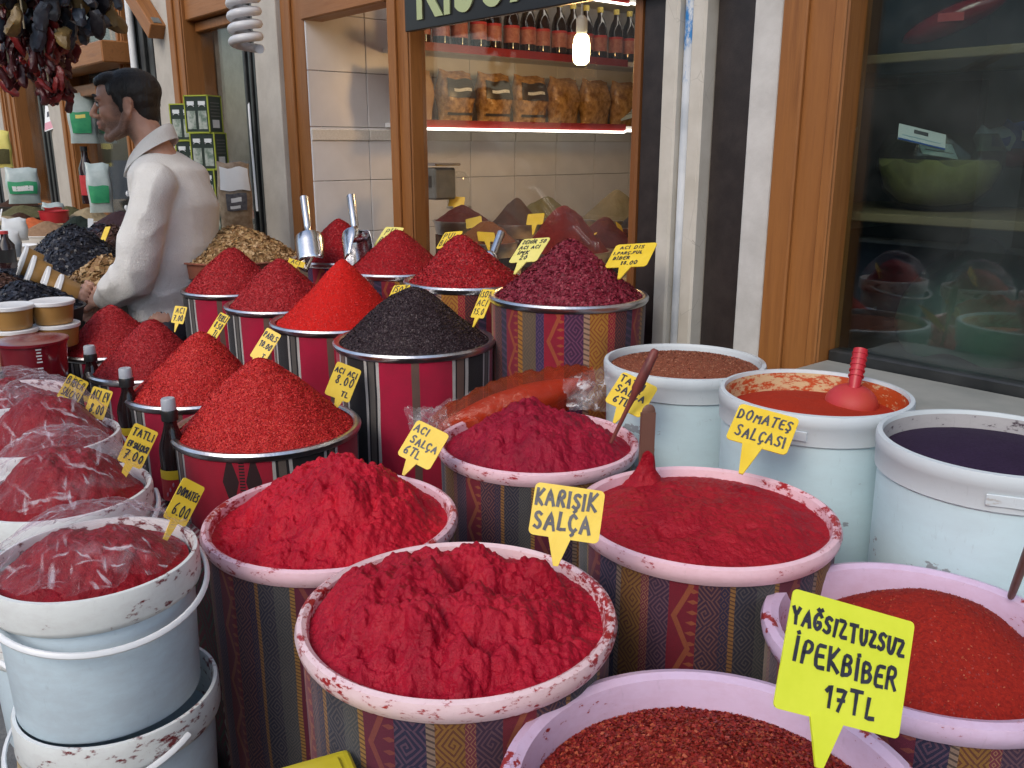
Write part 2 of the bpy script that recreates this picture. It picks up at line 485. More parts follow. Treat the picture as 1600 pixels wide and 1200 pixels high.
M['white_plastic'] = simple('white_plastic', (.74, .76, .78), (.80, .82, .84), 8, .35)
M['lid_white'] = simple('lid_white', (.78, .79, .80), None, rough=.35)
M['honey_tub'] = simple('honey_tub', (.34, .18, .05), (.42, .23, .07), 6, .35)
M['black_plastic'] = simple('black_plastic', (.015, .015, .016), None, rough=.35)
M['cap_grey'] = simple('cap_grey', (.22, .24, .28), (.3, .32, .36), 12, .4)
M['dark_glass'] = simple('dark_glass', (.012, .008, .009), (.03, .012, .012), 8, .08, spec=.7)
M['cord'] = simple('cord', (.35, .30, .2), None, rough=.8)

# fabrics -------------------------------------------------------------
crim, blk, wht, brn = (.50, .006, .050), (.010, .010, .013), (.60, .58, .56), (.17, .10, .08)
M['red_cloth'] = cloth('red_cloth', [
    (7, crim, blk, 0), (1.5, brn, (.30, .02, .03), 0), (7, crim, blk, 0),
    (.7, wht, blk, 0), (.4, blk, wht, 0), (1.7, brn, (.3, .25, .2), 0), (.4, blk, wht, 0), (.7, wht, blk, 0),
    (5, blk, (.05, .05, .05), 0),
    (.7, wht, blk, 0), (.4, blk, blk, 0), (1.4, (.12, .11, .10), wht, 0), (.4, blk, blk, 0), (.7, wht, blk, 0)], .9)
M['red_cloth_b'] = cloth('red_cloth_b', [
    (11, (.46, .007, .035), (.014, .012, .014), 5), (.6, wht, blk, 0), (.5, blk, wht, 0), (1.3, (.16, .13, .11), wht, 0), (.5, blk, wht, 0), (.6, wht, blk, 0),
    (6, blk, (.05, .05, .05), 0), (.6, wht, blk, 0), (.4, blk, wht, 0), (1.2, brn, wht, 0), (.4, blk, wht, 0), (.6, wht, blk, 0), (7, (.46, .007, .035), blk, 0)], .95)
M['paisley'] = cloth('paisley', [
    (4, (.36, .010, .035), (.50, .13, .04), 2), (4, (.075, .022, .075), (.24, .075, .15), 1), (1.4, (.50, .30, .20), (.05, .03, .03), 3),
    (4, (.50, .23, .035), (.30, .045, .02), 1), (1.6, (.36, .012, .04), (.5, .2, .06), 4), (3.2, (.07, .020, .030), (.25, .06, .04), 1),
    (2, (.030, .024, .06), (.10, .05, .12), 3), (3.6, (.26, .010, .030), (.42, .10, .03), 2), (1.3, (.46, .20, .03), (.10, .03, .02), 3),
    (3.2, (.13, .095, .065), (.20, .13, .08), 1), (1.8, (.05, .03, .10), (.16, .08, .16), 4)], .7)
M['paisley_shaded'] = cloth('paisley_shaded', [  # shade on the front tubs is put into these darker colours
    (2.4, (.055, .060, .070), (.12, .11, .10), 1), (.8, (.36, .19, .05), (.08, .04, .02), 3), (4, (.135, .014, .040), (.26, .065, .05), 2),
    (3.6, (.020, .020, .060), (.13, .065, .11), 1), (1.0, (.30, .20, .15), (.04, .03, .03), 3), (3.4, (.30, .14, .028), (.12, .03, .02), 1),
    (1.2, (.19, .03, .05), (.4, .2, .1), 4), (3, (.050, .020, .055), (.17, .08, .10), 1), (4, (.20, .010, .026), (.36, .10, .04), 2),
    (3.2, (.045, .018, .045), (.20, .085, .07), 1), (1.4, (.025, .02, .06), (.16, .08, .06), 4), (.8, (.33, .16, .05), (.07, .03, .02), 3), (3, (.022, .026, .05), (.11, .09, .09), 1)], .82, .0100)
M['flower_cloth'] = cloth('flower_cloth', [(8, (.16, .006, .02), (.45, .40, .36), 1), (8, (.15, .006, .02), (.02, .10, .05), 1)], .8)

# ------------------------------------------------------------------ the setting
def ground():
    n = 60
    mb = MB(); mb.span((-90, -90, -.3), (90, 90, 0.0)); tag(mb.build('street', M['asphalt']), kind='structure')
ground()
pv = MB(); pv.span((-16, -1.5, .004), (4, 2.0, .12)); tag(pv.build('pavement', M['paving'], rotz=ANG, bevel=.01), kind='structure')

# the shop building: local x = minus t, local y = n
B = thing('shop_building', 'row of bazaar shop fronts with orange wooden frames and dark metal panels', 'building', (0, 0, 0), ANG)
def bspan(name, mat, t0, t1, n0, n1, z0, z1, bevel=.004, parent=B):
    mb = MB(); mb.span((-t1, n0, z0), (-t0, n1, z1)); return mb.build(name, mat, parent, bevel=bevel)
def post(t0, t1, n0=1.93, n1=2.1, z1=2.6, mat='oak', groove=True):
    p = bspan('wooden_post', M[mat], t0, t1, n0, n1, .1, z1, .006)
    if groove:
        w = t1 - t0
        mb = MB()
        mb.span((-t1 + .004, n0 - .014, .1), (-t1 + w * .42, n0 + .001, z1)); mb.build('moulding', M[mat], p, bevel=.004)
        mb = MB(); mb.span((-t0 - w * .18, n0 - .008, .1), (-t0 - .002, n0 + .001, z1)); mb.build('moulding', M[mat], p, bevel=.003)
    return p
# right-hand bay towards the pilaster
post(1.150, 1.318, 1.955, 2.06)
bspan('wall', M['white_plaster'], 1.320, 1.404, 1.955, 2.15, .1, 2.6)
bspan('metal_panel', M['brown_metal'], 1.406, 1.530, 1.975, 2.15, .1, 2.6)
bspan('metal_panel', M['brown_metal'], 1.674, 1.782, 1.975, 2.15, .1, 2.6)
# the pilaster between the panels: two cream edges and a rounded drain pipe splashed with blue spray paint
def cracked():
    k = NT('cracked_cream')
    vec = k.co(); mp = k.n('ShaderNodeMapping'); mp.inputs['Scale'].default_value = (1, 1, .55); k.l(vec, mp.inputs[0])
    vo = k.n('ShaderNodeTexVoronoi', feature='DISTANCE_TO_EDGE'); vo.inputs['Scale'].default_value = 17; vo.inputs['Randomness'].default_value = 1
    k.l(mp.outputs[0], vo.inputs['Vector'])
    cr = k.math('MULTIPLY', k.ramp(vo.outputs['Distance'], [(0, (1, 1, 1)), (.008, (0, 0, 0))]), k.ramp(k.noise(6, 3, .5), [(.5, (0, 0, 0)), (.62, (1, 1, 1))]))
    f = k.noise(11, 5); c = k.ramp(f, [(.3, (.47, .44, .38)), (.7, (.58, .55, .49))])
    k.P(col=k.mix(k.math('MULTIPLY', cr, .7), c, (.22, .2, .17)), rough=.7); k.bump(cr, -.3, .004)
    return k.m
M['cracked'] = cracked()
def sprayed():
    k = NT('sprayed_pipe'); vec = k.co()
    sep = k.n('ShaderNodeSeparateXYZ'); k.l(vec, sep.inputs[0])
    mp = k.n('ShaderNodeMapping'); mp.inputs['Scale'].default_value = (1.2, 1.2, .55); k.l(vec, mp.inputs[0])
    f = k.noise(26, 5, .75, mp.outputs[0]); big = k.noise(5, 2, .5)
    hz = k.math('MULTIPLY_ADD', sep.outputs[2], 3.0, -4.2, True)          # paint only on the upper stretch
    m = k.ramp(k.math('ADD', k.math('MULTIPLY', k.math('ADD', f, k.math('MULTIPLY', big, .5)), 1.0), k.math('MULTIPLY_ADD', hz, .50, -.45)), [(.69, (0, 0, 0)), (.80, (1, 1, 1))])
    c = k.ramp(k.noise(8, 4), [(.3, (.42, .47, .52)), (.7, (.66, .70, .74))])
    k.P(col=k.mix(m, c, (.02, .20, .52)), rough=.5); return k.m
M['sprayed'] = sprayed()
bspan('pilaster_edge', M['cracked'], 1.621, 1.672, 1.93, 2.15, .1, 2.6, .006)
bspan('pilaster_edge', M['cracked'], 1.532, 1.578, 1.93, 2.15, .1, 2.6, .006)
mb = MB(); mb.lathe([(.0195, .1), (.0195, 2.6)], 20, (-1.6, 1.962, 0)); mb.build('drain_pipe', M['sprayed'], B, smooth=True)
bspan('pilaster_back', M['cracked'], 1.578, 1.621, 1.985, 2.15, .1, 2.6)
# window with the spices and shelves behind it
post(1.784, 1.812, 1.965, 2.06, groove=False, mat='oak_dark')
post(2.952, 3.085, 1.972, 2.05)
def window(t0, t1, z0, z1, glass, n=2.03, frame=True, mat='oak'):
    f = thing('window', None, None); f.parent = B
    for za, zb in ((z0 - .05, z0), (z1, z1 + .05)):
        w = MB(); w.span((-t1, n - .03, za), (-t0, n + .03, zb)); w.build('rail', M[mat], f, bevel=.004)
    p = MB(); p.span((-t1 + .002, n - .004, z0 + .001), (-t0 - .002, n + .004, z1 - .001)); p.build('pane', M[glass], f)
    return f
window(1.812, 2.950, .86, 2.52, 'glass')
bspan('wall', M['white_plaster'], 1.812, 2.950, 1.98, 2.08, .1, .80)
# open doorway, far post, then more bays down the street
post(3.765, 3.98, 1.975, 2.03)
bspan('lintel', M['oak_x'], 3.087, 3.762, 1.95, 2.05, 1.955, 2.3, .006)
bspan('wall', M['cream'], 3.982, 4.23, 1.94, 2.15, .1, 2.6)
def ribbed(t0, t1):
    mb = MB(); mb.span((-t1, 1.975, .1), (-t0, 2.15, 2.6))
    w = t1 - t0
    for q in (.12, .45, .75): mb.span((-t1 + w * q, 1.952, .1), (-t1 + w * (q + .14), 1.976, 2.6))
    return mb.build('metal_panel', M['black_metal'], B, bevel=.004)
ribbed(4.232, 4.42)
bspan('window_blind', M['grey_metal'], 4.45, 5.06, 2.09, 2.11, .9, 2.1)
window(4.422, 5.088, .9, 2.03, 'glass')
bspan('lintel', M['oak_x'], 4.422, 5.088, 1.95, 2.08, 2.085, 2.35, .005)
bspan('wall', M['concrete'], 4.422, 5.088, 1.98, 2.08, .1, .84)
post(5.09, 5.27)
bspan('wall', M['cream'], 5.272, 5.59, 1.94, 2.15, .1, 2.6)
ribbed(5.592, 6.10)
mb = MB(); mb.tube([(-5.93, 1.93, 1.15), (-5.93, 1.93, 2.6)], .022, 12)
mb.build('drain_pipe', M['white_paint'], B, smooth=True)
post(6.102, 6.2)
window(6.20, 7.50, .95, 2.5, 'glass')
bspan('wall', M['concrete'], 6.2, 7.5, 1.98, 2.08, .1, .89)
bspan('transom', M['oak_x'], 6.05, 7.52, 1.78, 2.0, 1.93, 2.06, .008)
bspan('transom', M['oak_x'], 6.9, 7.5, 1.96, 2.06, 1.78, 1.86, .006)
post(7.52, 7.73)
bspan('wall', M['cream'], 7.732, 8.17, 1.94, 2.15, .1, 2.6)
ribbed(8.172, 8.58)
window(8.60, 9.25, .95, 2.5, 'glass')
bspan('wall', M['concrete'], 8.582, 9.25, 1.98, 2.08, .1, .89)
post(9.252, 9.50); post(9.62, 9.80)
window(9.50, 9.62, .95, 2.5, 'glass')
bspan('wall', M['cream'], 9.802, 10.35, 1.94, 2.15, .1, 2.6)
ribbed(10.352, 11.0)
window(11.0, 13.0, .95, 2.5, 'glass')
bspan('wall', M['concrete'], 11.0, 13.0, 1.98, 2.08, .1, .89)
# band above everything, right-hand window, and the rooms behind
bspan('fascia', M['oak_x'], -3.2, 13.0, 1.97, 2.12, 2.604, 2.9, .008)
bspan('wall', M['cream'], -3.2, 13.0, 2.0, 2.3, 2.902, 6.5)
window(-.95, 1.148, .93, 2.52, 'glass_green', mat='black_metal')
post(-1.13, -.952)
bspan('wall', M['white_plaster'], -3.2, -1.132, 1.98, 2.15, .1, 2.6)
bspan('wall', M['white_plaster'], -.95, 1.148, 1.98, 2.08, .1, .872)
sill = bspan('window_sill', M['marble'], -.95, 1.148, 1.70, 1.996, .875, .905, .006)
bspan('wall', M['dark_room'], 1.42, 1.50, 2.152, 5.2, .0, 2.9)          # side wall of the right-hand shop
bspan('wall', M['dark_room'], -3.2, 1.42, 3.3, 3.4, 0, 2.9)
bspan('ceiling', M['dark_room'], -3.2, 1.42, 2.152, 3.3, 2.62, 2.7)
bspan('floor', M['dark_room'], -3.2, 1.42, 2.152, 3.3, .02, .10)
bspan('wall', M['shop_ceiling'], 1.502, 1.60, 2.152, 5.2, .0, 2.9)
bspan('ceiling', M['shop_ceiling'], 1.60, 3.76, 2.152, 5.2, 2.62, 2.7)
bspan('floor', M['paving'], 1.60, 3.76, 2.152, 5.2, .02, .10)
bspan('wall', M['shop_ceiling'], 1.60, 3.9, 5.2, 5.3, 0, 2.9)
tw = bspan('wall', M['grout'], 3.752, 3.90, 2.104, 5.2, .0, 2.62)
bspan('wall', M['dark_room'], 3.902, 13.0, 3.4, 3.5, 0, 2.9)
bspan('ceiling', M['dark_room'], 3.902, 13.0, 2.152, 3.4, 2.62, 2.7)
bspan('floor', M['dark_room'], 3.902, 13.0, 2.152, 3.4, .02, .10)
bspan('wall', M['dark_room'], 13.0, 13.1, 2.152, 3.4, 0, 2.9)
# wall tiles of the lit shop, one object each
tm = MB(); tm.box((0, 0, 0), (.010, .297, .2375)); tme = tm.mesh('tile', M['tile'], bevel=.002)
for i in range(10):
    for j in range(11):
        n0 = 2.107 + .3 * i - .15 + .152
        o = link('tile', tme, tw, (-3.748 + .0006 * ((i * 7 + j * 3) % 3), n0 + .0, .19 + .24 * j)); o.location.y = n0 + .002
bm_ = MB(); bm_.box((0, 0, 0), (.016, .296, .05)); bme = bm_.mesh('border_tile', M['border_tile'], bevel=.003)
for i in range(10): link('border_tile', bme, tw, (-3.744, 2.109 + .3 * i + .002, 1.475))

# opposite side of the street (only seen in reflections): dark shop row with awnings
O = thing('opposite_building', 'dark shop row with canvas awnings across the street', 'building', (0, 0, 0), ANG)
def ospan(name, mat, a, b, bevel=.0):
    mb = MB(); mb.span(a, b); return mb.build(name, mat, O, bevel=bevel)
M['awning'] = simple('awning_canvas', (.07, .10, .08), (.10, .13, .10), 6, .8)
M['far_wall'] = simple('far_wall', (.30, .32, .30), (.42, .43, .40), 1.5, .85)
ospan('wall', M['far_wall'], (-14, -9.4, 0), (10, -9, 4.6))
for i in range(8):
    x = -13.6 + 2.9 * i
    ospan('shop_opening', M['dark_room'], (x, -9.0, .1), (x + 2.3, -8.93, 2.3))
    mb = MB(); mb.add([(x - .1, -9, 2.75), (x + 2.5, -9, 2.75), (x + 2.5, -7.6, 2.35), (x - .1, -7.6, 2.35), (x - .1, -9, 2.70), (x + 2.5, -9, 2.70), (x + 2.5, -7.6, 2.30), (x - .1, -7.6, 2.30)],
                      [(0, 1, 2, 3), (7, 6, 5, 4), (0, 4, 5, 1), (1, 5, 6, 2), (2, 6, 7, 3), (3, 7, 4, 0)])
    mb.build('awning', M['awning'], O)
# ------------------------------------------------------------------ contents
M['chili_a'] = powder('chili_base_red', (.40, .014, .012), (.24, .008, .008))
M['flk_a'] = flake_mat('flakes_red', (.56, .020, .018), (.52, .017, .017), (.45, .013, .015), (.60, .030, .024), (.40, .011, .013), (.54, .019, .018), (.64, .055, .034), (.50, .016, .016), (.56, .022, .018))
M['chili_b'] = powder('chili_base_deep', (.36, .012, .017), (.24, .009, .012))
M['flk_b'] = flake_mat('flakes_deep', (.42, .016, .021), (.38, .013, .018), (.32, .011, .016), (.45, .022, .026), (.29, .010, .014))
M['chili_c'] = powder('chili_base_bright', (.62, .012, .008), (.48, .008, .006), 220, .9, .35, .002)
M['flk_c'] = flake_mat('flakes_bright', (.64, .016, .009), (.56, .011, .008), (.46, .009, .007))
M['chili_d'] = powder('chili_base_wine', (.145, .008, .02), (.075, .006, .012))
M['flk_d'] = flake_mat('flakes_wine', (.20, .010, .028), (.155, .008, .022), (.23, .016, .036), (.12, .006, .016), (.28, .035, .055), (.17, .008, .022))
M['chili_e'] = powder('chili_base_crimson', (.34, .006, .012), (.22, .005, .009), 200, .9, .4, .002)
M['flk_e'] = flake_mat('flakes_crimson', (.38, .008, .013), (.30, .006, .011), (.42, .016, .018), (.20, .006, .008))
M['isot'] = powder('isot_base', (.016, .010, .013), (.030, .017, .022))
M['flk_k'] = flake_mat('flakes_isot', (.026, .012, .016), (.018, .009, .011), (.034, .017, .020), (.028, .013, .016), (.021, .010, .013), (.026, .012, .015), (.075, .05, .055), rough=.5, spec=.35)
M['chili_f'] = powder('chili_base_brownred', (.25, .015, .011), (.17, .010, .008))
M['flk_f'] = flake_mat('flakes_brownred', (.29, .020, .013), (.24, .014, .011), (.19, .011, .009), (.33, .032, .018), (.27, .017, .012), (.38, .075, .03))
M['paste_a'] = paste_mat('paste_a', (.26, .003, .016), (.35, .005, .022), (.43, .010, .027))
M['paste_b'] = paste_mat('paste_b', (.32, .003, .017), (.43, .006, .022), (.52, .012, .027))
M['paste_c'] = paste_mat('paste_c', (.19, .003, .018), (.27, .005, .025), (.34, .010, .032))
M['paste_d'] = paste_mat('paste_d', (.26, .004, .015), (.32, .007, .018), (.37, .011, .022))
M['paste_k'] = paste_mat('paste_k', (.17, .004, .010), (.24, .006, .013), (.30, .010, .016))
M['pink_rim'] = stained('pink_rim', (.82, .55, .62), (.36, .012, .016), .40, 40)
M['pink_rim_dirty'] = stained('pink_rim_dirty', (.80, .60, .63), (.34, .012, .014), .52, 48)
M['lilac_rim'] = stained('lilac_rim', (.66, .50, .68), (.30, .02, .02), .24, 30)
M['bucket_rim'] = stained('bucket_rim', (.74, .77, .76), (.15, .008, .012), .52, 24)
M['bucket_body'] = stained('bucket_body', (.64, .78, .87), (.14, .02, .02), .08, 16, .38)
M['barrel_body'] = stained('barrel_body', (.60, .77, .83), (.30, .33, .36), .16, 9, .4)
M['barrel_rim_rust'] = stained('barrel_rim_rust', (.60, .67, .71), (.44, .44, .43), .25, 12, .45)
M['orange_inner'] = stained('orange_inner', (.62, .46, .26), (.50, .07, .012), .95, 30, .6)
M['isot_inner'] = stained('isot_inner', (.42, .41, .42), (.05, .03, .045), .60, 24, .6)
M['orange_powder'] = powder('orange_powder', (.42, .032, .010), (.34, .022, .008), 260, .95, .25, .0015)
M['ipek_powder'] = powder('ipek_powder', (.37, .020, .010), (.22, .010, .007), 190, .9, .5, .002)
M['brown_powder'] = powder('brown_powder', (.27, .085, .045), (.20, .055, .03), 180, .9, .4, .002)
M['flk_brown'] = flake_mat('flakes_brown', (.30, .09, .045), (.20, .05, .028), (.36, .16, .09), (.26, .07, .035))
M['purple_powder'] = powder('purple_powder', (.020, .010, .032), (.034, .018, .050), 240, .9, .4, .002)
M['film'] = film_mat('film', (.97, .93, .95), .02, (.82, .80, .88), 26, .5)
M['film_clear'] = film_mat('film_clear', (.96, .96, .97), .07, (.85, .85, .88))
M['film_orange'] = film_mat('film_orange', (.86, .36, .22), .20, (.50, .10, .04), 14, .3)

def flakes_mesh(P, N, size, rs, aspect=.55):
    n = len(P)
    rv = rs.normal(size=(n, 3)); nn = N + rs.normal(size=(n, 3)) * .38
    nn /= np.linalg.norm(nn, axis=1)[:, None]
    a = np.cross(nn, rv); a /= np.linalg.norm(a, axis=1)[:, None]
    b = np.cross(nn, a)
    s = size * (.55 + rs.rand(n) * .9)
    ha = a * (s * .5)[:, None]; hb = b * (s * .5 * (aspect + rs.rand(n) * .4))[:, None]
    lift = N * (rs.rand(n) * size * .35)[:, None]
    c = P + lift
    V = np.stack([c - ha - hb * .6, c + ha * .8 - hb, c + ha + hb * .7, c - ha * .7 + hb], 1).reshape(-1, 3)
    return V, np.arange(n * 4).reshape(n, 4)

HEAPS = []
def heap(label, p, zr, rad, H, base, fl, nfl=12000, fs=.0062, off=(0, 0), seed=1, lump=.006, conc=1.05, e=.13, group='heaps of ground spice', cat='spice heap', name='spice_heap', lowedge=.004, aspect=.55):
    """a poured cone with a rounded top resting inside a tub; surface carries real loose flakes"""
    rs = np.random.RandomState(seed)
    def hgt(x, y):
        r = np.clip(np.sqrt(x * x + y * y) / rad, 0, 1)
        s = np.clip(1 - (np.sqrt(r * r + e * e) - e) / (math.sqrt(1 + e * e) - e), 0, 1) ** conc
        nz = fbm(x * 9, y * 9, 3, seed) * lump * (1 - r ** 6) + fbm(x * 40, y * 40, 2, seed + 5) * lump * .22 + perlin(x * 3.2, y * 3.2, seed + 9) * H * .12 * (1 - r ** 3)
        return H * s + nz * (H / .15) ** .5 - lowedge, s
    nr, na = 44, 110
    rr = (np.linspace(0.0, 1, nr) ** .85) * rad; an = np.linspace(0, 2 * np.pi, na, endpoint=False)
    RR, AA = np.meshgrid(rr, an, indexing='ij')
    X = RR * np.cos(AA); Y = RR * np.sin(AA); Z, S = hgt(X, Y)
    V = np.stack([X + off[0] * S, Y + off[1] * S, Z], -1).reshape(-1, 3)
    idx = np.arange(nr * na).reshape(nr, na)
    q = np.stack([idx[:-1], idx[1:], np.roll(idx[1:], -1, 1), np.roll(idx[:-1], -1, 1)], -1).reshape(-1, 4)
    root = link(name, np_mesh(name, V, q, base), None, (p[0], p[1], zr))
    tag(root, label, cat, group)
    if fl is not None and nfl:
        r = np.sqrt(rs.rand(nfl)) * rad * .995; a = rs.rand(nfl) * 2 * np.pi
        x = r * np.cos(a); y = r * np.sin(a)
        z, s = hgt(x, y); d = .003
        zx, sx = hgt(x + d, y); zy, sy = hgt(x, y + d)
        N = np.stack([-(zx - z) / d, -(zy - z) / d, np.ones(nfl)], -1); N /= np.linalg.norm(N, axis=1)[:, None]
        Pp = np.stack([x + off[0] * s, y + off[1] * s, z], -1)
        V, q = flakes_mesh(Pp, N, fs, rs, aspect)
        f = link('flakes', np_mesh('flakes', V, q, fl, False), root); f['kind'] = 'stuff'
    return root

def paste(label, p, zr, rad, H, mat, seed, edge=-.012, rough=1.0, gouges=8, off=(0, 0), res=190, name='pepper_paste', cat='pepper paste', group='tubs of pepper paste', lumps=6, power=2.2):
    rs = np.random.RandomState(seed)
    g = np.linspace(-1, 1, res); U, Vv = np.meshgrid(g, g, indexing='ij')
    x = U * np.sqrt(1 - Vv * Vv / 2) * rad; y = Vv * np.sqrt(1 - U * U / 2) * rad
    r = np.clip(np.sqrt(x * x + y * y) / rad, 0, 1)
    xo, yo = x - off[0], y - off[1]
    ro = np.clip(np.sqrt(xo * xo + yo * yo) / rad, 0, 1.3)
    m = 1 - r ** 7
    z = edge + H * np.clip(1 - ro ** power, 0, 1) * (1 - r ** 5)
    wx = fbm(x * 6, y * 6, 2, seed + 3) * .014; wy = fbm(x * 6, y * 6, 2, seed + 4) * .014
    z = z + m * rough * (fbm((x + wx) * 5.5, (y + wy) * 5.5, 3, seed) * .022)
    z = z + m * rough * (ridged((x + wx) * 9, (y + wy) * 9, 1, seed + 1) - .6) * -.005
    z = z + m * rough * fbm((x + wx) * 42, (y + wy) * 42, 2, seed + 2) * .0062
    z = z + (.4 + .6 * m) * np.sqrt(rough) * fbm(x * 105, y * 105, 2, seed + 6) * .0030
    for k in range(gouges):
        a = rs.rand() * 6.28; q = rs.rand() ** .5 * rad * .72; cx, cy = q * math.cos(a), q * math.sin(a)
        t = rs.rand() * 3.14; dx = (x - cx) * math.cos(t) + (y - cy) * math.sin(t); dy = -(x - cx) * math.sin(t) + (y - cy) * math.cos(t)
        d = np.exp(-(dx / (.030 + .03 * rs.rand())) ** 2 - (dy / (.013 + .012 * rs.rand())) ** 2)
        z = z - d * (.012 + .014 * rs.rand()) * rough
    cl = np.zeros_like(z)
    for k in range(int(230 * min(1, rough))):
        a = rs.rand() * 6.28; q = rs.rand() ** .5 * rad * .95; cx, cy = q * math.cos(a), q * math.sin(a); w = .005 + .015 * rs.rand() ** 2; el = .6 + .8 * rs.rand()
        cl = np.maximum(cl, np.clip(1 - ((x - cx) ** 2 * el + (y - cy) ** 2 / el) / w ** 2, 0, 1) ** .6 * w * (.25 + .3 * rs.rand()))
    z = z + cl * min(1, rough) * (.35 + .65 * m)
    for k in range(lumps):
        a = rs.rand() * 6.28; q = rs.rand() ** .5 * rad * .75; cx, cy = q * math.cos(a), q * math.sin(a); w = .012 + .018 * rs.rand()
        z = z + np.clip(1 - ((x - cx) ** 2 + (y - cy) ** 2) / w ** 2, 0, 1) ** .5 * w * .55 * rough
    V = np.stack([x, y, z], -1).reshape(-1, 3)
    idx = np.arange(res * res).reshape(res, res)
    q = np.stack([idx[:-1, :-1], idx[1:, :-1], idx[1:, 1:], idx[:-1, 1:]], -1).reshape(-1, 4)
    o = link(name, np_mesh(name, V, q, mat), None, (p[0], p[1], zr))
    return tag(o, label, cat, group)

# ------------------------------------------------------------------ tubs
def cloth_body(name, rt, rb, z0, z1, mat, seed, parent, ph=0.0, fold=.004):
    na, nz = 128, 22
    a = np.linspace(0, 2 * np.pi, na + 1); zz = np.linspace(z0, z1, nz)
    A, Z = np.meshgrid(a, zz, indexing='xy')
    s = (Z - z0) / (z1 - z0)
    ap = np.where(A >= 2 * np.pi - 1e-6, 0, A)
    rad = rb + (rt - rb) * s
    w = np.cos(ap) * 3; w2 = np.sin(ap) * 3
    fold_n = perlin(w * 1.6 + 3, w2 * 1.6 + Z * .8, seed) * fold * 1.3 + perlin(w * 4, w2 * 4 + Z * 1.2, seed + 2) * fold * .7
    rad = rad + fold_n * (1 - s * .8)
    X = rad * np.cos(ap); Y = rad * np.sin(ap)
    V = np.stack([X, Y, Z], -1).reshape(-1, 3)
    idx = np.arange(nz * (na + 1)).reshape(nz, na + 1)
    q = np.stack([idx[:-1, :-1], idx[:-1, 1:], idx[1:, 1:], idx[1:, :-1]], -1).reshape(-1, 4)
    me = np_mesh(name, V, q, mat)
    uv = me.uv_layers.new(name='uv')
    per = 2 * math.pi * rt
    Uc = (A / (2 * np.pi) * per + ph + perlin(A * 2, Z * 3, seed + 7) * .004).reshape(-1); Vc = (Z + np.sin(A) * .01).reshape(-1)
    li = q.ravel()
    uv.data.foreach_set('uv', np.stack([Uc[li], Vc[li]], -1).astype(np.float32).ravel())
    return link(name, me, parent)

def spice_tub(label, p, zr, rad, mat, seed, face=.097, group='fabric wrapped spice tubs with metal rims', z0=.12):
    t = thing('spice_tub', label, 'tub', (p[0], p[1], z0), 0, group)
    ph = face - (math.atan2(-p[1], -p[0]) % (2 * math.pi)) * (rad - .004)      # turn the wrap so that a given stripe faces the street
    cloth_body('cloth_cover', rad - .004, rad * .93, 0, zr - z0 - .006, M[mat], seed, t, ph)
    mb = MB()
    mb.lathe([(rad - .012, -.012), (rad - .014, .004), (rad - .008, .0085), (rad, .0085), (rad + .004, .003), (rad + .003, -.004), (rad - .001, -.010)], 96, (0, 0, zr - z0), close=True)
    mb.build('metal_rim', M['tin'], t, smooth=True)
    return t
def paste_tub(label, p, zr, rad, mat, rim, seed, ph=0.0, depth=.10, group='fabric wrapped tubs with plastic rims', lip=.012, z0=.12):
    t = thing('paste_tub', label, 'tub', (p[0], p[1], z0), 0, group)
    cloth_body('cloth_cover', rad - .006, rad * .92, 0, zr - z0 - .012, M[mat], seed, t, ph, .006)
    mb = MB(); h = zr - z0
    mb.lathe([(rad - .004, h - .022), (rad + .001, h - .014), (rad + .003, h - .004), (rad, h + .004), (rad - lip * .5, h + .007), (rad - lip, h + .003), (rad - lip - .004, h - .012),
              (rad - lip - .012, h - depth * .6), (rad - lip - .020, h - depth)], 96)
    mb.build('plastic_rim', M[rim], t, smooth=True)
    return t

def PT(cx, cy, w, dia):
    z = dia * FPX / w
    q = at(cx, cy, z)
    return q
print('contents ready')
# paste tubs in front -------------------------------------------------
P_A = PT(715, 957, 490, .405); P_B = PT(519, 809, 388, .43); P_C = PT(840, 690, 312, .43); P_D = PT(1101, 803, 402, .41)
P_E = Vector((.20, .738, .80)); P_F = PT(1443, 992, 484, .40)
paste_tub('dark patterned cloth tub with red smeared pink rim, nearest paste tub in the middle', P_A, P_A.z, .2025, 'paisley_shaded', 'pink_rim_dirty', 1, .16)
paste_tub('patterned cloth tub with pale pink rim, the paste tub nearest the white plastic buckets', P_B, P_B.z, .215, 'paisley_shaded', 'pink_rim', 2, .02)
paste_tub('patterned cloth tub with clean pink rim and an orange bag behind it', P_C, P_C.z, .215, 'paisley_shaded', 'pink_rim', 3, .33)
paste_tub('dark patterned cloth tub with a wooden spatula standing in its smooth paste', P_D, P_D.z, .205, 'paisley_shaded', 'pink_rim', 4, .30)
paste_tub('wide lilac rimmed tub of coarse dark red flakes at the bottom of the view', P_E, .80, .215, 'paisley_shaded', 'lilac_rim', 5, .1, .14, lip=.02)
paste_tub('lilac rimmed tub of fine orange red pepper behind the lime green sign', P_F, P_F.z, .20, 'paisley_shaded', 'lilac_rim', 6, .2, .14, lip=.02)
paste('heaped crimson paste with deep scoop marks in the tub nearest the front', P_A, P_A.z, .192, .070, M['paste_a'], 11, -.010, 1.15, 8, off=(-.02, .03), res=270)
paste('bright red paste piled up to a peak in the tub beside the white buckets', P_B, P_B.z, .204, .105, M['paste_b'], 23, -.010, 1.1, 4, off=(.010, .03), res=250, power=1.35)
paste('deep crimson paste mound with an orange bag behind it', P_C, P_C.z, .204, .088, M['paste_c'], 31, -.014, .8, 8, off=(.0, .01), res=210, power=1.7)
paste('smoothed tomato paste with the wooden spatula stuck in it', P_D, P_D.z, .194, .026, M['paste_d'], 43, -.010, .34, 5, res=230, lumps=3, power=3)
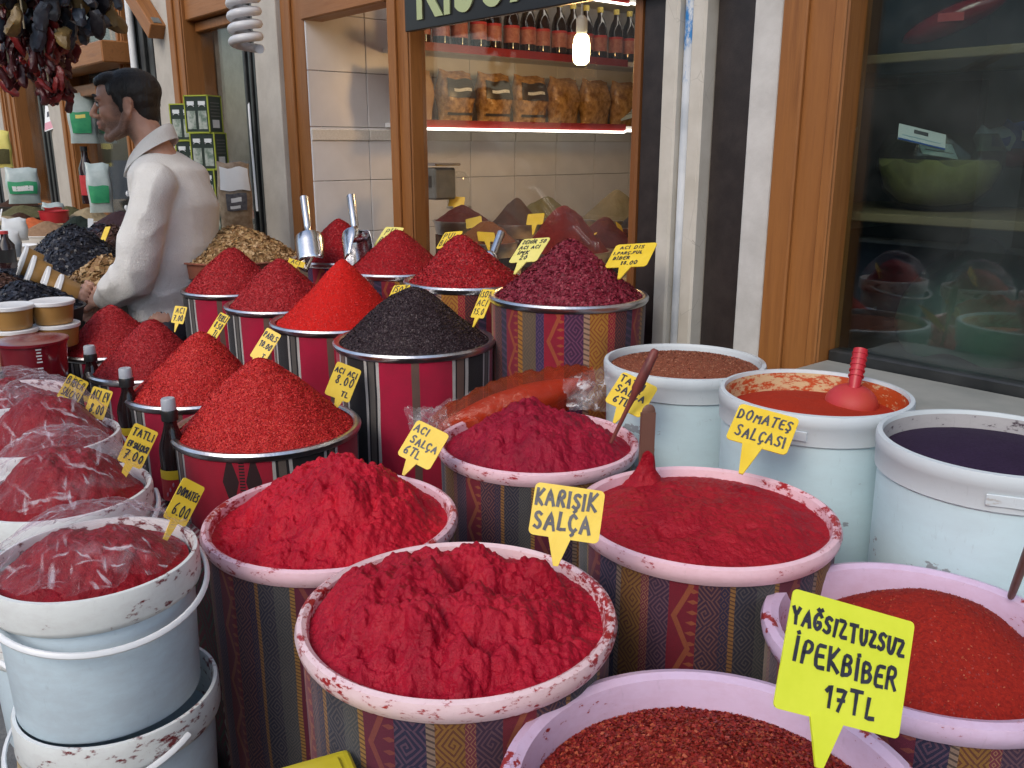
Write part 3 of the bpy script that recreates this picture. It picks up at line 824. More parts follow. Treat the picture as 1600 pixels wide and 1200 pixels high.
heap('coarse dark red pepper flakes in the wide lilac rimmed tub at the bottom', P_E, .777, .194, .05, M['chili_f'], M['flk_f'], 26000, .0040, seed=5, lump=.006, e=.6, conc=1, lowedge=.012)
heap('fine orange red powder heaped in the lilac rimmed tub at the right edge', P_F, P_F.z - .040, .182, .09, M['ipek_powder'], M['flk_f'], 3000, .0022, seed=6, lump=.005, e=.5, conc=1, off=(.03, .02), lowedge=.01)

# front row of red cones ---------------------------------------------
rows = []
def rowtub(t, n, zr, rad, mat, seed, ph, label): 
    p = W(t, n); spice_tub(label, p, zr, rad, mat, seed, ph); return p
r1_4 = PT(418, 668, 284, .43)
spice_tub('red and black striped tub behind the front syrup bottle, largest of the front row', r1_4, r1_4.z, .215, 'red_cloth_b', 21, .132)
r1_3 = rowtub(2.335, .837, .776, .186, 'red_cloth', 22, .15, 'red striped tub second nearest in the front row of chili cones')
r1_2 = rowtub(2.705, .837, .768, .178, 'red_cloth', 23, .13, 'red striped tub third nearest in the front row of chili cones')
r1_1 = rowtub(3.07, .837, .768, .176, 'red_cloth', 24, .11, 'red striped tub ending the front row, beside the honey coloured tubs')
heap('tall cone of bright red chili flakes, nearest in the front row', r1_4, r1_4.z, .203, .162, M['chili_a'], M['flk_a'], 46000, .0036, (-.01, .01), e=.22, seed=61, group='cones of chili flakes')
heap('cone of bright red chili flakes, second nearest in the front row', r1_3, .776, .175, .160, M['chili_a'], M['flk_a'], 34000, .0036, (.02, 0), e=.2, seed=62, group='cones of chili flakes')
heap('darker red chili cone, third nearest in the front row', r1_2, .768, .168, .150, M['chili_b'], M['flk_b'], 28000, .0038, (.015, 0), e=.24, seed=63, group='cones of chili flakes')
heap('darker red chili cone in front of the man\'s hands, farthest in its row', r1_1, .768, .166, .152, M['chili_b'], M['flk_b'], 26000, .0038, e=.22, seed=64, group='cones of chili flakes')
# middle row
r2_4 = PT(648, 533, 248, .43)
spice_tub('crimson tub with black and white stripes holding the black pepper cone', r2_4, r2_4.z, .215, 'red_cloth', 25, .097)
r2_3 = rowtub(2.385, 1.304, .905, .20, 'red_cloth', 26, .12, 'crimson striped tub holding the brightest scarlet cone')
r2_2 = rowtub(2.765, 1.304, .905, .186, 'red_cloth', 27, .15, 'crimson striped tub in the middle row, just left of the scarlet cone')
r2_1 = rowtub(3.16, 1.304, .910, .186, 'red_cloth', 28, .15, 'crimson striped tub at the man\'s back, farthest in the middle row')
heap('cone of black isot pepper flakes', r2_4, r2_4.z, .203, .150, M['isot'], M['flk_k'], 32000, .0036, seed=65, group='cones of chili flakes', conc=.92, e=.2)
heap('smooth scarlet powder cone, the brightest of all', r2_3, .905, .188, .190, M['chili_c'], M['flk_c'], 9000, .0032, (.02, 0), seed=66, lump=.005, group='cones of chili flakes', e=.08)
heap('deep red chili cone left of the scarlet cone', r2_2, .905, .175, .160, M['chili_b'], M['flk_b'], 16000, .0044, e=.2, seed=67, group='cones of chili flakes')
heap('deep red chili cone right behind the man\'s back', r2_1, .910, .175, .155, M['chili_b'], M['flk_b'], 12000, .005, seed=68, group='cones of chili flakes', e=.2)
# back row against the window
r3_4 = PT(888, 463, 245, .43)
spice_tub('multicoloured paisley striped tub in front of the dark metal panel', r3_4, r3_4.z, .215, 'paisley', 29, .06)
r3_3 = rowtub(2.165, 1.64, 1.02, .195, 'paisley', 30, .2, 'paisley striped tub behind the black pepper cone')
r3_2 = rowtub(2.56, 1.64, 1.015, .19, 'paisley', 31, .31, 'paisley striped tub half hidden behind the scarlet cone')
r3_1 = rowtub(2.95, 1.64, 1.015, .185, 'paisley', 32, .11, 'paisley striped tub between the two metal scoops')
heap('wine coloured coarse chili cone beside the dark metal panel', r3_4, r3_4.z, .203, .150, M['chili_d'], M['flk_d'], 17000, .0074, seed=69, group='cones of chili flakes', conc=.95, e=.16, lump=.010)
heap('crimson chili cone with a metal handle sticking out behind it', r3_3, 1.02, .184, .150, M['chili_e'], M['flk_e'], 13000, .005, (-.02, 0), seed=70, group='cones of chili flakes')
heap('crimson chili cone in front of the wooden window post', r3_2, 1.015, .178, .150, M['chili_e'], M['flk_e'], 9000, .0035, seed=71, group='cones of chili flakes')
heap('dark crimson chili cone between the two metal scoops', r3_1, 1.015, .172, .150, M['chili_e'], M['flk_e'], 8000, .004, (0, 0), seed=72, group='cones of chili flakes')

# white barrels -------------------------------------------------------
def barrel(label, p, zr, rad, inner, rim='barrel_rim_rust', tabs=()):
    t = thing('white_barrel', label, 'barrel', (p[0], p[1], .12), 0, 'white plastic barrels along the window')
    h = zr - .12
    mb = MB(); mb.lathe([(rad * .90, 0), (rad * .905, .005), (rad * .958, h - .050)], 80); mb.disc(rad * .9, 0, 80, up=False)
    mb.build('body', M['barrel_body'], t, smooth=True)
    mb = MB(); mb.lathe([(rad * .957, h - .060), (rad * .985, h - .056), (rad * .99, h - .024), (rad * .998, h - .022), (rad * 1.0, h - .006), (rad * .99, h), (rad * .945, h + .001), (rad * .935, h - .006)], 96)
    mb.build('collar', M[rim], t, smooth=True)
    mb = MB(); mb.lathe([(rad * .933, h - .006), (rad * .925, h - .02), (rad * .90, h - .22)], 80); mb.build('inside_wall', M[inner], t, smooth=True)
    for a in tabs:
        mb = MB(); mb.box((0, 0, 0), (.003, .055, .018)); o = mb.build('lid_tab', M[rim], t, bevel=.001)
        o.location = (rad * .992 * math.cos(a), rad * .992 * math.sin(a), h - .038); o.rotation_euler = (0, 0, a)
    return t
b1 = PT(1069, 563, 250, .38); b2 = PT(1273, 611, 291, .36); b3 = at(1556, 688, 1.413)
barrel('white plastic barrel with brown powder beside the cracked pilaster', b1, b1.z, .19, 'barrel_rim_rust')
barrel('white plastic barrel with orange powder and a red scoop', b2, b2.z, .18, 'orange_inner', tabs=(-2.1,))
barrel('white plastic barrel with dark purple powder at the right edge', b3, b3.z, .178, 'isot_inner', tabs=(-1.95,))
heap('brown red sumac powder nearly filling its white barrel', b1, b1.z - .012, .174, .022, M['brown_powder'], M['flk_brown'], 6000, .003, seed=73, lump=.004, e=.5, conc=1, off=(.02, 0))
heap('fine orange red powder low inside its white barrel', b2, b2.z - .040, .166, .016, M['orange_powder'], None, 0, seed=74, lump=.006, e=.8, conc=1, off=(-.04, .05))
heap('dark purple powder inside the white barrel at the right edge', b3, b3.z - .026, .163, .016, M['purple_powder'], None, 0, seed=75, lump=.003, e=.8, conc=1)

# stacked buckets at lower left ---------------------------------------
BH = .212
def bucket_meshes():
    r = .135
    mb = MB(); mb.lathe([(r * .885, 0), (r * .90, .004), (r * .94, .165)], 72); mb.disc(r * .885, 0, 72, up=False)
    body = mb.mesh('body', M['bucket_body'], smooth=True)
    mb = MB(); mb.lathe([(r * .94, .160), (r * 1.0, .166), (r * 1.015, .172), (r * 1.015, .206), (r * 1.0, .212), (r * .965, .2125), (r * .945, .206), (r * .93, .19), (r * .92, .14)], 80)
    rim = mb.mesh('rim', M['bucket_rim'], smooth=True)
    pts = []
    for i in range(25):
        a = math.pi * i / 24
        pts.append((-r * 1.05 * math.cos(a), -r * .60 * math.sin(a) - .04 * math.sin(a), .186 - .085 * math.sin(a) ** 1.2))
    pts2 = [(x, -abs(y) - (.055 if .1 < i / 24 < .9 else .02), z) for i, (x, y, z) in enumerate(pts)]
    mb = MB()
    hp = []
    for i in range(33):
        a = math.pi * (1.0 + i / 32)
        s_ = math.sin(math.pi * i / 32); rr = r * (1.04 + .10 * s_)
        hp.append((rr * math.cos(a), rr * math.sin(a), .186 - .040 * s_))
    mb.tube(hp, .0045, 8, flat=.7)
    handle = mb.mesh('handle', M['white_plastic'], smooth=True)
    return body, rim, handle
bk = bucket_meshes()
def bucket(label, x, y, z, rz=0.0, handle=True, group='stacked white paste buckets'):
    t = thing('white_bucket', label, 'bucket', (x, y, z), rz, group)
    link('body', bk[0], t); link('rim', bk[1], t)
    if handle: link('handle', bk[2], t)
    return t
k1 = at(147, 868, 1.22); k2 = at(99, 765, 1.455); k3 = at(70, 678, 1.73); k4 = at(12, 622, 2.02)
info = [(k1, .6, 'front'), (k2, .5, 'second'), (k3, .9, 'third'), (k4, .4, 'fourth')]
lab = {0: ['white bucket of bagged red paste, topmost of the front stack', 'white bucket under the topmost one in the front stack', 'white bucket at the foot of the front stack', 'white bucket standing on the ground under the front stack'],
       1: ['white bucket of bagged paste on the second stack, just behind the front one', 'white bucket in the middle of the second stack', 'lower white bucket of the second stack', 'white bucket on the ground under the second stack'],
       2: ['white bucket of bagged paste on the third stack with a grey handle showing', 'white bucket under the top one of the third stack', 'lower white bucket of the third stack', 'white bucket on the ground under the third stack'],
       3: ['white bucket of bagged paste at the left edge behind the third stack', 'white bucket under the top one at the left edge', 'lower white bucket at the left edge', 'white bucket on the ground at the left edge']}
for i, (kp, rz, nm) in enumerate(info):
    z = .875 - BH
    for k in range(3):
        jx, jy = (0, 0) if k == 0 else (.012 * math.sin(3 * k + i) + (.010 if i == 0 else 0), .010 * math.cos(2 * k + i))
        bucket(lab[i][k], kp.x + jx, kp.y + jy, z - k * (BH - .006), ([rz, -.5, .2][k] if i == 0 else rz + k * .7), handle=True)
pal = thing('wooden_pallet', 'low wooden pallet under the stacked white buckets', 'pallet', ((k1.x + k3.x) / 2 - .03, (k1.y + k3.y) / 2 + .10, .124), R(120))
for j in range(5):
    mb = MB(); mb.box((0, -.14 + .07 * j, .108), (1.35, .06, .018)); mb.build('plank', M['board'], pal, bevel=.002)
for j in (-.6, 0, .6):
    mb = MB(); mb.box((j, 0, .049), (.08, .36, .098)); mb.build('bearer', M['board'], pal, bevel=.002)
# bagged paste domes
def bagged(label, p, seed, H=.05, rad=.122, droop=.3):
    o = paste(label, p, p.z - .004, rad, H, M['paste_k'], seed, -.012, .45, 3, res=110, name='bagged_paste', cat='bag of paste', group='bagged paste in white buckets', lumps=2, power=2.0)
    rs = np.random.RandomState(seed)
    res = 120
    g = np.linspace(-1, 1, res); U, Vv = np.meshgrid(g, g, indexing='ij')
    R2 = rad * 1.05
    x = U * np.sqrt(1 - Vv * Vv / 2) * R2; y = Vv * np.sqrt(1 - U * U / 2) * R2
    r = np.sqrt(x * x + y * y) / R2
    z = .004 + (H + .012) * np.clip(1 - r ** 2.4, 0, 1) + .010 * r ** 8
    cr = ridged(x * 9 + fbm(x * 8, y * 8, 2, seed), y * 14, 3, seed + 8)
    z = z + (cr - .9) * .007 * (0.35 + r) + ridged(x * 30, y * 22, 2, seed + 2) * .0022
    V = np.stack([x, y, z + .004], -1).reshape(-1, 3)
    idx = np.arange(res * res).reshape(res, res)
    q = np.stack([idx[:-1, :-1], idx[1:, :-1], idx[1:, 1:], idx[:-1, 1:]], -1).reshape(-1, 4)
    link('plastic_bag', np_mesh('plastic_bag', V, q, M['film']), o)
    return o
bagged('dark red paste under clear plastic in the front bucket', k1, 81, .052)
bagged('dark red paste under wrinkled clear plastic in the second bucket', k2, 82, .088)
bagged('dark red paste under wrinkled clear plastic in the third bucket', k3, 83, .098)
bagged('dark red paste under clear plastic at the left edge', k4, 84, .05)
# ------------------------------------------------------------------ hand lettering (marker strokes)
G = {
 'A': (.62, [[(0, 0), (.3, 1), (.62, 0)], [(.12, .36), (.52, .36)]]),
 'B': (.5, [[(0, 0), (0, 1), (.36, .95), (.44, .76), (.32, .56), (0, .52)], [(.32, .54), (.5, .34), (.42, .08), (0, 0)]]),
 'C': (.52, [[(.5, .84), (.34, 1), (.1, .86), (0, .5), (.1, .14), (.34, 0), (.52, .14)]]),
 'D': (.56, [[(0, 0), (0, 1), (.34, .93), (.55, .6), (.5, .26), (.3, .04), (0, 0)]]),
 'E': (.46, [[(.46, 1), (0, 1), (0, 0), (.46, .02)], [(0, .52), (.38, .54)]]),
 'G': (.55, [[(.5, .84), (.34, 1), (.1, .86), (0, .5), (.1, .14), (.34, 0), (.54, .2), (.54, .44), (.32, .44)]]),
 'H': (.52, [[(0, 0), (0, 1)], [(.5, 0), (.52, 1)], [(0, .5), (.5, .52)]]),
 'I': (.18, [[(.08, 0), (.09, 1)]]),
 'K': (.52, [[(0, 0), (.02, 1)], [(.48, 1), (.03, .46), (.52, 0)]]),
 'L': (.44, [[(0, 1), (0, 0), (.44, .04)]]),
 'M': (.66, [[(0, 0), (.06, 1), (.32, .4), (.6, 1), (.66, 0)]]),
 'N': (.52, [[(0, 0), (.02, 1), (.5, 0), (.52, 1)]]),
 'O': (.56, [[(.28, 1), (.06, .8), (0, .45), (.1, .1), (.3, 0), (.5, .15), (.56, .55), (.48, .88), (.28, 1)]]),
 'P': (.48, [[(0, 0), (.02, 1), (.38, .94), (.46, .72), (.34, .5), (.02, .46)]]),
 'R': (.52, [[(0, 0), (.02, 1), (.38, .94), (.46, .72), (.34, .52), (.02, .48)], [(.2, .48), (.52, 0)]]),
 'S': (.48, [[(.46, .88), (.28, 1), (.06, .88), (.04, .68), (.22, .54), (.42, .4), (.44, .16), (.24, 0), (0, .12)]]),
 'T': (.56, [[(0, .98), (.56, 1)], [(.28, 1), (.27, 0)]]),
 'U': (.5, [[(0, 1), (.02, .3), (.14, .03), (.34, .03), (.48, .3), (.5, 1)]]),
 'Y': (.52, [[(0, 1), (.26, .5), (.52, 1)], [(.26, .5), (.25, 0)]]),
 'Z': (.52, [[(.02, 1), (.5, 1), (0, 0), (.52, .04)]]),
 'V': (.52, [[(0, 1), (.26, 0), (.52, 1)]]),
 '0': (.46, [[(.24, 1), (.04, .75), (.02, .3), (.18, 0), (.38, .12), (.46, .55), (.38, .9), (.24, 1)]]),
 '1': (.24, [[(0, .72), (.2, 1), (.2, 0)]]),
 '2': (.46, [[(.02, .8), (.2, 1), (.42, .86), (.4, .6), (0, 0), (.46, .03)]]),
 '3': (.44, [[(.02, .88), (.24, 1), (.42, .84), (.36, .62), (.16, .54)], [(.16, .54), (.42, .40), (.42, .14), (.2, 0), (0, .10)]]),
 '5': (.46, [[(.44, 1), (.08, 1), (.04, .56), (.3, .62), (.45, .36), (.34, .06), (0, .06)]]),
 '6': (.46, [[(.4, .98), (.12, .7), (.01, .3), (.14, .02), (.38, .06), (.44, .3), (.3, .48), (.05, .36)]]),
 '7': (.48, [[(0, .96), (.48, 1), (.16, 0)], [(.12, .5), (.42, .52)]]),
 '8': (.46, [[(.24, .54), (.05, .74), (.2, 1), (.4, .84), (.24, .54), (.03, .26), (.2, 0), (.44, .2), (.24, .54)]]),
 '.': (.10, [[(.02, 0), (.08, .03)]]),
 ' ': (.3, []),
}
G['Ç'] = (G['C'][0], G['C'][1] + [[(.3, 0), (.36, -.14), (.2, -.24)]])
G['Ş'] = (G['S'][0], G['S'][1] + [[(.24, 0), (.3, -.14), (.14, -.24)]])
G['Ğ'] = (G['G'][0], G['G'][1] + [[(.12, 1.22), (.28, 1.12), (.44, 1.24)]])
G['İ'] = (G['I'][0], G['I'][1] + [[(.07, 1.2), (.13, 1.22)]])

def write(mb, text, x, y, h, wmax, pen, rs, z0, sx=1.0, slope=0.0):
    """marker strokes; x,y = left end of the base line, in card units (metres)"""
    adv = 0
    for ch in text: adv += G[ch][0] + .33
    k = min(sx, wmax / (adv * h)) if adv else sx
    cx = x; n = getattr(mb, 'cnt', 0)
    for ch in text:
        w, st = G[ch]
        jy = rs.uniform(-.05, .05) * h; jr = rs.uniform(-.06, .06); js = rs.uniform(.92, 1.08)
        for s in st:
            pts = []
            for (a, b) in s:
                px = cx + a * h * k * js + rs.uniform(-.02, .02) * h; py = y + b * h * js + jy + (cx - x) * slope
                pts.append((px + (py - y) * jr, py))
            # resample with rounding
            P2 = []
            for i in range(len(pts) - 1):
                for t in (0, .34, .67): P2.append((pts[i][0] + (pts[i + 1][0] - pts[i][0]) * t, pts[i][1] + (pts[i + 1][1] - pts[i][1]) * t))
            P2.append(pts[-1])
            if len(s) > 3:
                Q = [P2[0]] + [((P2[i - 1][0] + 2 * P2[i][0] + P2[i + 1][0]) / 4, (P2[i - 1][1] + 2 * P2[i][1] + P2[i + 1][1]) / 4) for i in range(1, len(P2) - 1)] + [P2[-1]]
                P2 = Q
            V = []; F = []
            for i, (a, b) in enumerate(P2):
                a0, b0 = P2[max(i - 1, 0)]; a1, b1 = P2[min(i + 1, len(P2) - 1)]
                d = Vector((a1 - a0, b1 - b0)); d = d.normalized() if d.length > 1e-9 else Vector((1, 0))
                e = 0
                if i == 0: a -= d.x * pen * .4; b -= d.y * pen * .4
                if i == len(P2) - 1: a += d.x * pen * .4; b += d.y * pen * .4
                wv = pen * .5 * (.85 + .3 * rs.rand())
                V += [(a - d.y * wv, b + d.x * wv, z0 + n * .000006), (a + d.y * wv, b - d.x * wv, z0 + n * .000006)]
                if i: q = 2 * i; F.append((q - 2, q - 1, q + 1, q))
            mb.add(V, F); n += 1
        cx += (w + .33) * h * k * js
    mb.cnt = n

def price_tag(label, TL, TR, BL, z, lines, mat='yellow_card', spike=.05, seed=1, pen=None, ink='ink', lean=1.0, sl=.5, hts=None, group='handwritten yellow price tags', radius=.1, slope=0.0):
    """rectangular plastic card on a pointed stake; the three photo corners fix its place, size and turn in space"""
    s = z / FPX
    r = Vector(((TR[0] - TL[0]) * s, -(TR[1] - TL[1]) * s, 0)); d = Vector(((BL[0] - TL[0]) * s, -(BL[1] - TL[1]) * s, 0))
    dot = r.x * d.x + r.y * d.y
    q = math.sqrt(abs(dot)) * lean + 1e-9
    rz = -dot / q if False else None
    # camera space: x right, y up, depth positive away.  want r.d + rz*dz = 0, card leaning back: dz < 0
    dz = -q; rzv = dot / q
    Rv = Vector((r.x, r.y, -rzv)); Dv = Vector((d.x, d.y, -dz))              # blender camera looks along -z
    cmat = cam.matrix_basis.to_3x3() if False else Euler(cam.rotation_euler).to_matrix()
    Rw = cmat @ Rv; Dw = cmat @ Dv
    w, h = Rw.length, Dw.length
    X = Rw.normalized(); Yv = (-Dw).normalized(); Yv = (Yv - X * X.dot(Yv)).normalized(); Zv = X.cross(Yv)
    cx = (TR[0] + BL[0]) / 2; cy = (TR[1] + BL[1]) / 2
    c = at(cx, cy, z)
    mw = Matrix((X, Yv, Zv)).transposed().to_4x4(); mw.translation = c
    t = thing('price_tag', label, 'price tag', (0, 0, 0), 0, group); t.matrix_world = mw
    rs = np.random.RandomState(seed)
    th = .0016; rad = min(w, h) * radius
    out = []
    for sx, sy, a0 in ((1, 1, 0), (-1, 1, 90), (-1, -1, 180), (1, -1, 270)):
        for k in range(5):
            a = R(a0 + 90 * k / 4); out.append((sx * (w / 2 - rad) + rad * math.cos(a), sy * (h / 2 - rad) + rad * math.sin(a)))
    mb = MB(); n = len(out); bend = rs.uniform(-.04, .04)
    vs_ = [(x, y, -th / 2) for x, y in out] + [(x, y, th / 2) for x, y in out]
    mb.add(vs_, [tuple(reversed(range(n))), tuple(range(n, 2 * n))] + [(i, (i + 1) % n, n + (i + 1) % n, n + i) for i in range(n)])
    mb.build('card', M[mat], t)
    sw = min(.036, w * .34); x0 = w * (sl - .5)
    mb = MB()
    y0, y1 = -h / 2 + .004, -h / 2 - spike
    a = th / 2 + .0006
    mb.add([(x0 - sw / 2, y0, -a), (x0 + sw / 2, y0, -a), (x0 + sw * .10, y1, -a), (x0 - sw * .10, y1, -a), (x0 - sw / 2, y0, a), (x0 + sw / 2, y0, a), (x0 + sw * .10, y1, a), (x0 - sw * .10, y1, a)],
           [(3, 2, 1, 0), (4, 5, 6, 7), (0, 1, 5, 4), (1, 2, 6, 5), (2, 3, 7, 6), (3, 0, 4, 7)])
    mb.build('stake', M[mat], t)
    if lines:
        mb = MB(); mb.keep = True
        nl = len(lines)
        pen = pen or h / nl * .13
        row = h * .90 / nl
        for i, ln in enumerate(lines):
            tx, ind = ln if isinstance(ln, tuple) else (ln, .08)
            hh = row * .70 if hts is None else row * hts[i]
            y = h * .45 - row * (i + 1) + row * .22
            write(mb, tx, -w / 2 + w * ind, y, hh, w * (.96 - ind), pen, rs, th / 2 + .0007, slope=slope)
        mb.build('lettering', M[ink], t)
    return t

ZA = P_A
price_tag('lime yellow sign reading YAĞSIZTUZSUZ İPEKBİBER 17TL, largest of the tags', (1240, 919), (1448, 984), (1195, 1090), .80, [('YAĞSIZTUZSUZ', .03), ('İPEKBİBER', .08), ('17TL', .38)], 'yellow_bright', .040, 1, pen=.0036, sl=.42, hts=[.44, .60, .58], radius=.045, slope=-.03)
price_tag('yellow tag reading KARIŞIK SALÇA in front of the smooth paste tub', (838, 755), (946, 768), (825, 834), 1.13, [('KARIŞIK', .05), ('SALÇA', .07)], 'yellow_card', .035, 2, pen=.0042, ink='ink_grey', sl=.45, hts=[.66, .74])
price_tag('yellow tag reading DOMATEŞ SALÇASI standing before the orange powder barrel', (1167, 631), (1250, 655), (1133, 685), 1.50, [('DOMATEŞ', .05), ('SALÇASI', .12)], 'yellow_card', .06, 3, pen=.0035, ink='ink_grey', sl=.45, hts=[.55, .6])
price_tag('yellow tag reading ACI SALÇA 6TL left of the orange bag', (651, 656), (703, 680), (620, 710), 1.70, [('ACI', .06), ('SALÇA', .14), ('6TL', .12)], 'yellow_card', .03, 4, pen=.0032, ink='ink_grey', sl=.45, hts=[.6, .6, .68])
price_tag('yellow tag reading TATLI SALÇA 6TL behind a wooden stick', (976, 580), (1029, 606), (944, 627), 1.87, [('TATLI', .06), ('SALÇA', .10), ('6TL', .18)], 'yellow_card', .035, 5, pen=.0034, sl=.5, hts=[.6, .64, .66])
price_tag('yellow tag reading ACI ACI 8.00 TL right of the nearest chili cone', (527, 564), (564, 579), (508, 615), 2.18, [('ACI ACI', .06), ('8.00', .22), ('TL', .6)], 'yellow_card', .03, 6, pen=.003, sl=.6, hts=[.5, .85, .45])
price_tag('yellow tag reading PARLS 10.00 left of the scarlet cone', (416, 511), (440, 524), (390, 556), 2.36, [('PARLS', .08), ('10.00', .14), ('T', .66)], 'yellow_card', .03, 7, pen=.003, sl=.4, hts=[.55, .6, .45])
price_tag('yellow tag with three faint lines behind the third cone of the front row', (342, 487), (360, 495), (321, 525), 2.62, [('YERLİ', .08), ('8.50', .2), ('TL', .5)], 'yellow_card', .03, 8, pen=.003, sl=.5)
price_tag('yellow tag sticking up by the man\'s sweater hem', (272, 477), (293, 480), (267, 504), 2.92, [('ACI', .2), ('7.00', .16)], 'yellow_card', .03, 9, pen=.003)
price_tag('yellow tag reading TATLI EV SALÇASI 7.00 between the second bucket and the bottle', (211, 660), (240, 677), (191, 717), 1.50, [('TATLI', .08), ('EV SALÇASI', .10), ('7.00', .16)], 'yellow_card', .05, 10, pen=.0022, hts=[.6, .5, .7])
price_tag('yellow tag reading DOMATES 6.00 at the rim of the front white bucket', (287, 745), (312, 765), (264, 804), 1.30, [('DOMATES', .06), ('6.00', .2)], 'yellow_card', .05, 11, pen=.0020, hts=[.42, .6])
price_tag('yellow tag nearest the red see-through bucket', (109, 583), (132, 598), (96, 619), 2.02, [('BİBER', .08), ('SALÇASI', .1)], 'yellow_card', .07, 12, pen=.002)
price_tag('yellow tag partly under the plastic of the third bucket', (146, 603), (173, 612), (134, 648), 1.80, [('ACI EV', .08), ('8.00', .2)], 'yellow_card', .05, 13, pen=.0022)
price_tag('yellow tag behind the left side of the black pepper cone', (614, 444), (642, 445), (603, 474), 2.50, [('İSOT', .1), ('ACI', .2)], 'yellow_card', .05, 14, pen=.003)
price_tag('narrow yellow tag right of the black pepper cone', (753, 450), (774, 453), (735, 496), 2.42, [('İSOT', .08), ('URFA', .08) if False else ('ACI', .12), ('15.0', .12)], 'yellow_card', .03, 15, pen=.0026)
price_tag('yellow tag half hidden behind the cone in front of the wooden post', (600, 351), (632, 356), (583, 385), 3.08, [('PUL', .2), ('BİBER', .15)], 'yellow_pale', .06, 16, pen=.003)
price_tag('yellow tag half hidden behind the crimson cone with a metal handle', (694, 360), (724, 361), (681, 389), 2.80, [('PUL', .1), ('BİBER', .1)], 'yellow_card', .06, 17, pen=.003)
price_tag('pale yellow tag left of the wine coloured cone, its lower edge in the flakes', (818, 369), (861, 371), (794, 411), 2.50, [('ZEHİR 50', .08), ('ACI ACI', .10), ('İPEK', .16), ('20', .34)], 'yellow_pale', .05, 18, pen=.0034, hts=[.66, .6, .6, .75])
price_tag('large yellow tag against the dark metal panel, right of the wine coloured cone', (968, 377), (1028, 379), (944, 419), 2.36, [('ACI DIS', .16), ('I.PARÇ.PUL', .06), ('BİBER', .12), ('18.00', .36)], 'yellow_card', .05, 19, pen=.0030, hts=[.58, .52, .58, .66])
price_tag('small yellow tag lying behind the deep red cone, left metal scoop above it', (452, 403), (476, 410), (450, 412), 2.98, [('ACI', .2)], 'yellow_card', .02, 20, pen=.002)

# ------------------------------------------------------------------ tools stuck in the heaps
def metal_scoop(label, base, tip, rz):
    """aluminium scoop planted nose down: bowl below, tube handle up"""
    base, tip = Vector(base), Vector(tip)
    ax = (tip - base); L = ax.length; ax.normalize()
    t = thing('metal_scoop', label, 'scoop', base, 0, 'metal scoops in the spices')
    q = ax.to_track_quat('Z', 'X'); t.rotation_mode = 'QUATERNION'; t.rotation_quaternion = q @ Euler((0, 0, rz)).to_quaternion()
    bl = L * .46
    mb = MB(); V = []; F = []; n = 15; m = 9
    for j in range(m):
        s = j / (m - 1); z = bl * s
        half = R(150) if s > .75 else R(100 + 50 * s / .75)
        rad = L * .185 * (1 if s < .8 else math.sqrt(max(.02, 1 - ((s - .8) / .205) ** 2)))
        for i in range(n):
            a = -half + 2 * half * i / (n - 1)
            V.append((rad * math.sin(a), -rad * math.cos(a) + .0, z))
    for j in range(m - 1):
        for i in range(n - 1):
            F.append((j * n + i, j * n + i + 1, (j + 1) * n + i + 1, (j + 1) * n + i))
    mb.add(V, F)
    o = mb.build('bowl', M['steel'], t, smooth=True)
    md = o.modifiers.new('thickness', 'SOLIDIFY'); md.thickness = .0016
    mb = MB(); mb.tube([(0, -L * .02, bl * .93), (0, -L * .01, bl * 1.06), (0, 0, bl * 1.2), (0, 0, L)], [L * .055, L * .035, L * .05, L * .056], 14)
    mb.build('handle', M['steel'], t, smooth=True)
    return t
metal_scoop('metal scoop standing upright in front of the dark far post', at(489, 414, 3.05), at(475, 309, 3.15), .5)
metal_scoop('metal scoop leaning left, in front of the white tiles', at(562, 408, 2.98), at(548, 307, 3.10), -1.0)
t = thing('metal_scoop', 'metal scoop of which only the tube handle shows behind the crimson cone', 'scoop', at(770, 398, 2.88), 0, 'metal scoops in the spices')
mb = MB(); a = at(783, 364, 2.92) - at(770, 398, 2.88); mb.tube([(0, 0, 0), a], .0135, 14); mb.build('handle', M['steel'], t, smooth=True)
mb = MB(); mb.ell(-a * .35, (.03, .02, .04)); mb.build('bowl', M['steel'], t, smooth=True)

def onz(px, py, h):
    d = at(px, py, 1.0) - Vector((0, 0, CAM_H)); return Vector((0, 0, CAM_H)) + d * ((h - CAM_H) / d.z)
# red plastic scoop in the orange powder
M['red_plastic'] = simple('red_plastic', (.42, .012, .022), (.50, .02, .035), 14, .38)
M['red_plastic_dusty'] = simple('red_plastic_dusty', (.50, .035, .05), (.45, .05, .03), 9, .6)
pb = onz(1331, 630, b2.z - .036); ph = onz(1331, 630, b2.z - .036) + Vector((.002, .0, .045))
t = thing('red_scoop', 'red plastic scoop with ribbed handle lying in the orange powder', 'scoop', pb, 0)
mb = MB(); mb.ell((0, .004, -.002), (.050, .056, .040), nu=28, nv=16); mb.build('bowl', M['red_plastic_dusty'], t, smooth=True)
a0 = ph - pb; a1 = at(1345, 545, 1.76) - pb; dr = (a1 - a0)
mb = MB(); mb.tube([a0 - dr * .25, a0, a0 + dr * .5, a1 - dr * .03, a1], [.010, .0125, .0135, .014, .008], 14); h_ = mb.build('handle', M['red_plastic'], t, smooth=True)
for i in range(5):
    mb = MB(); p = a0 + dr * (.15 + .17 * i); mb.tube([p - dr * .02, p + dr * .03], .0152, 14); mb.build('ridge', M['red_plastic'], h_, smooth=True)

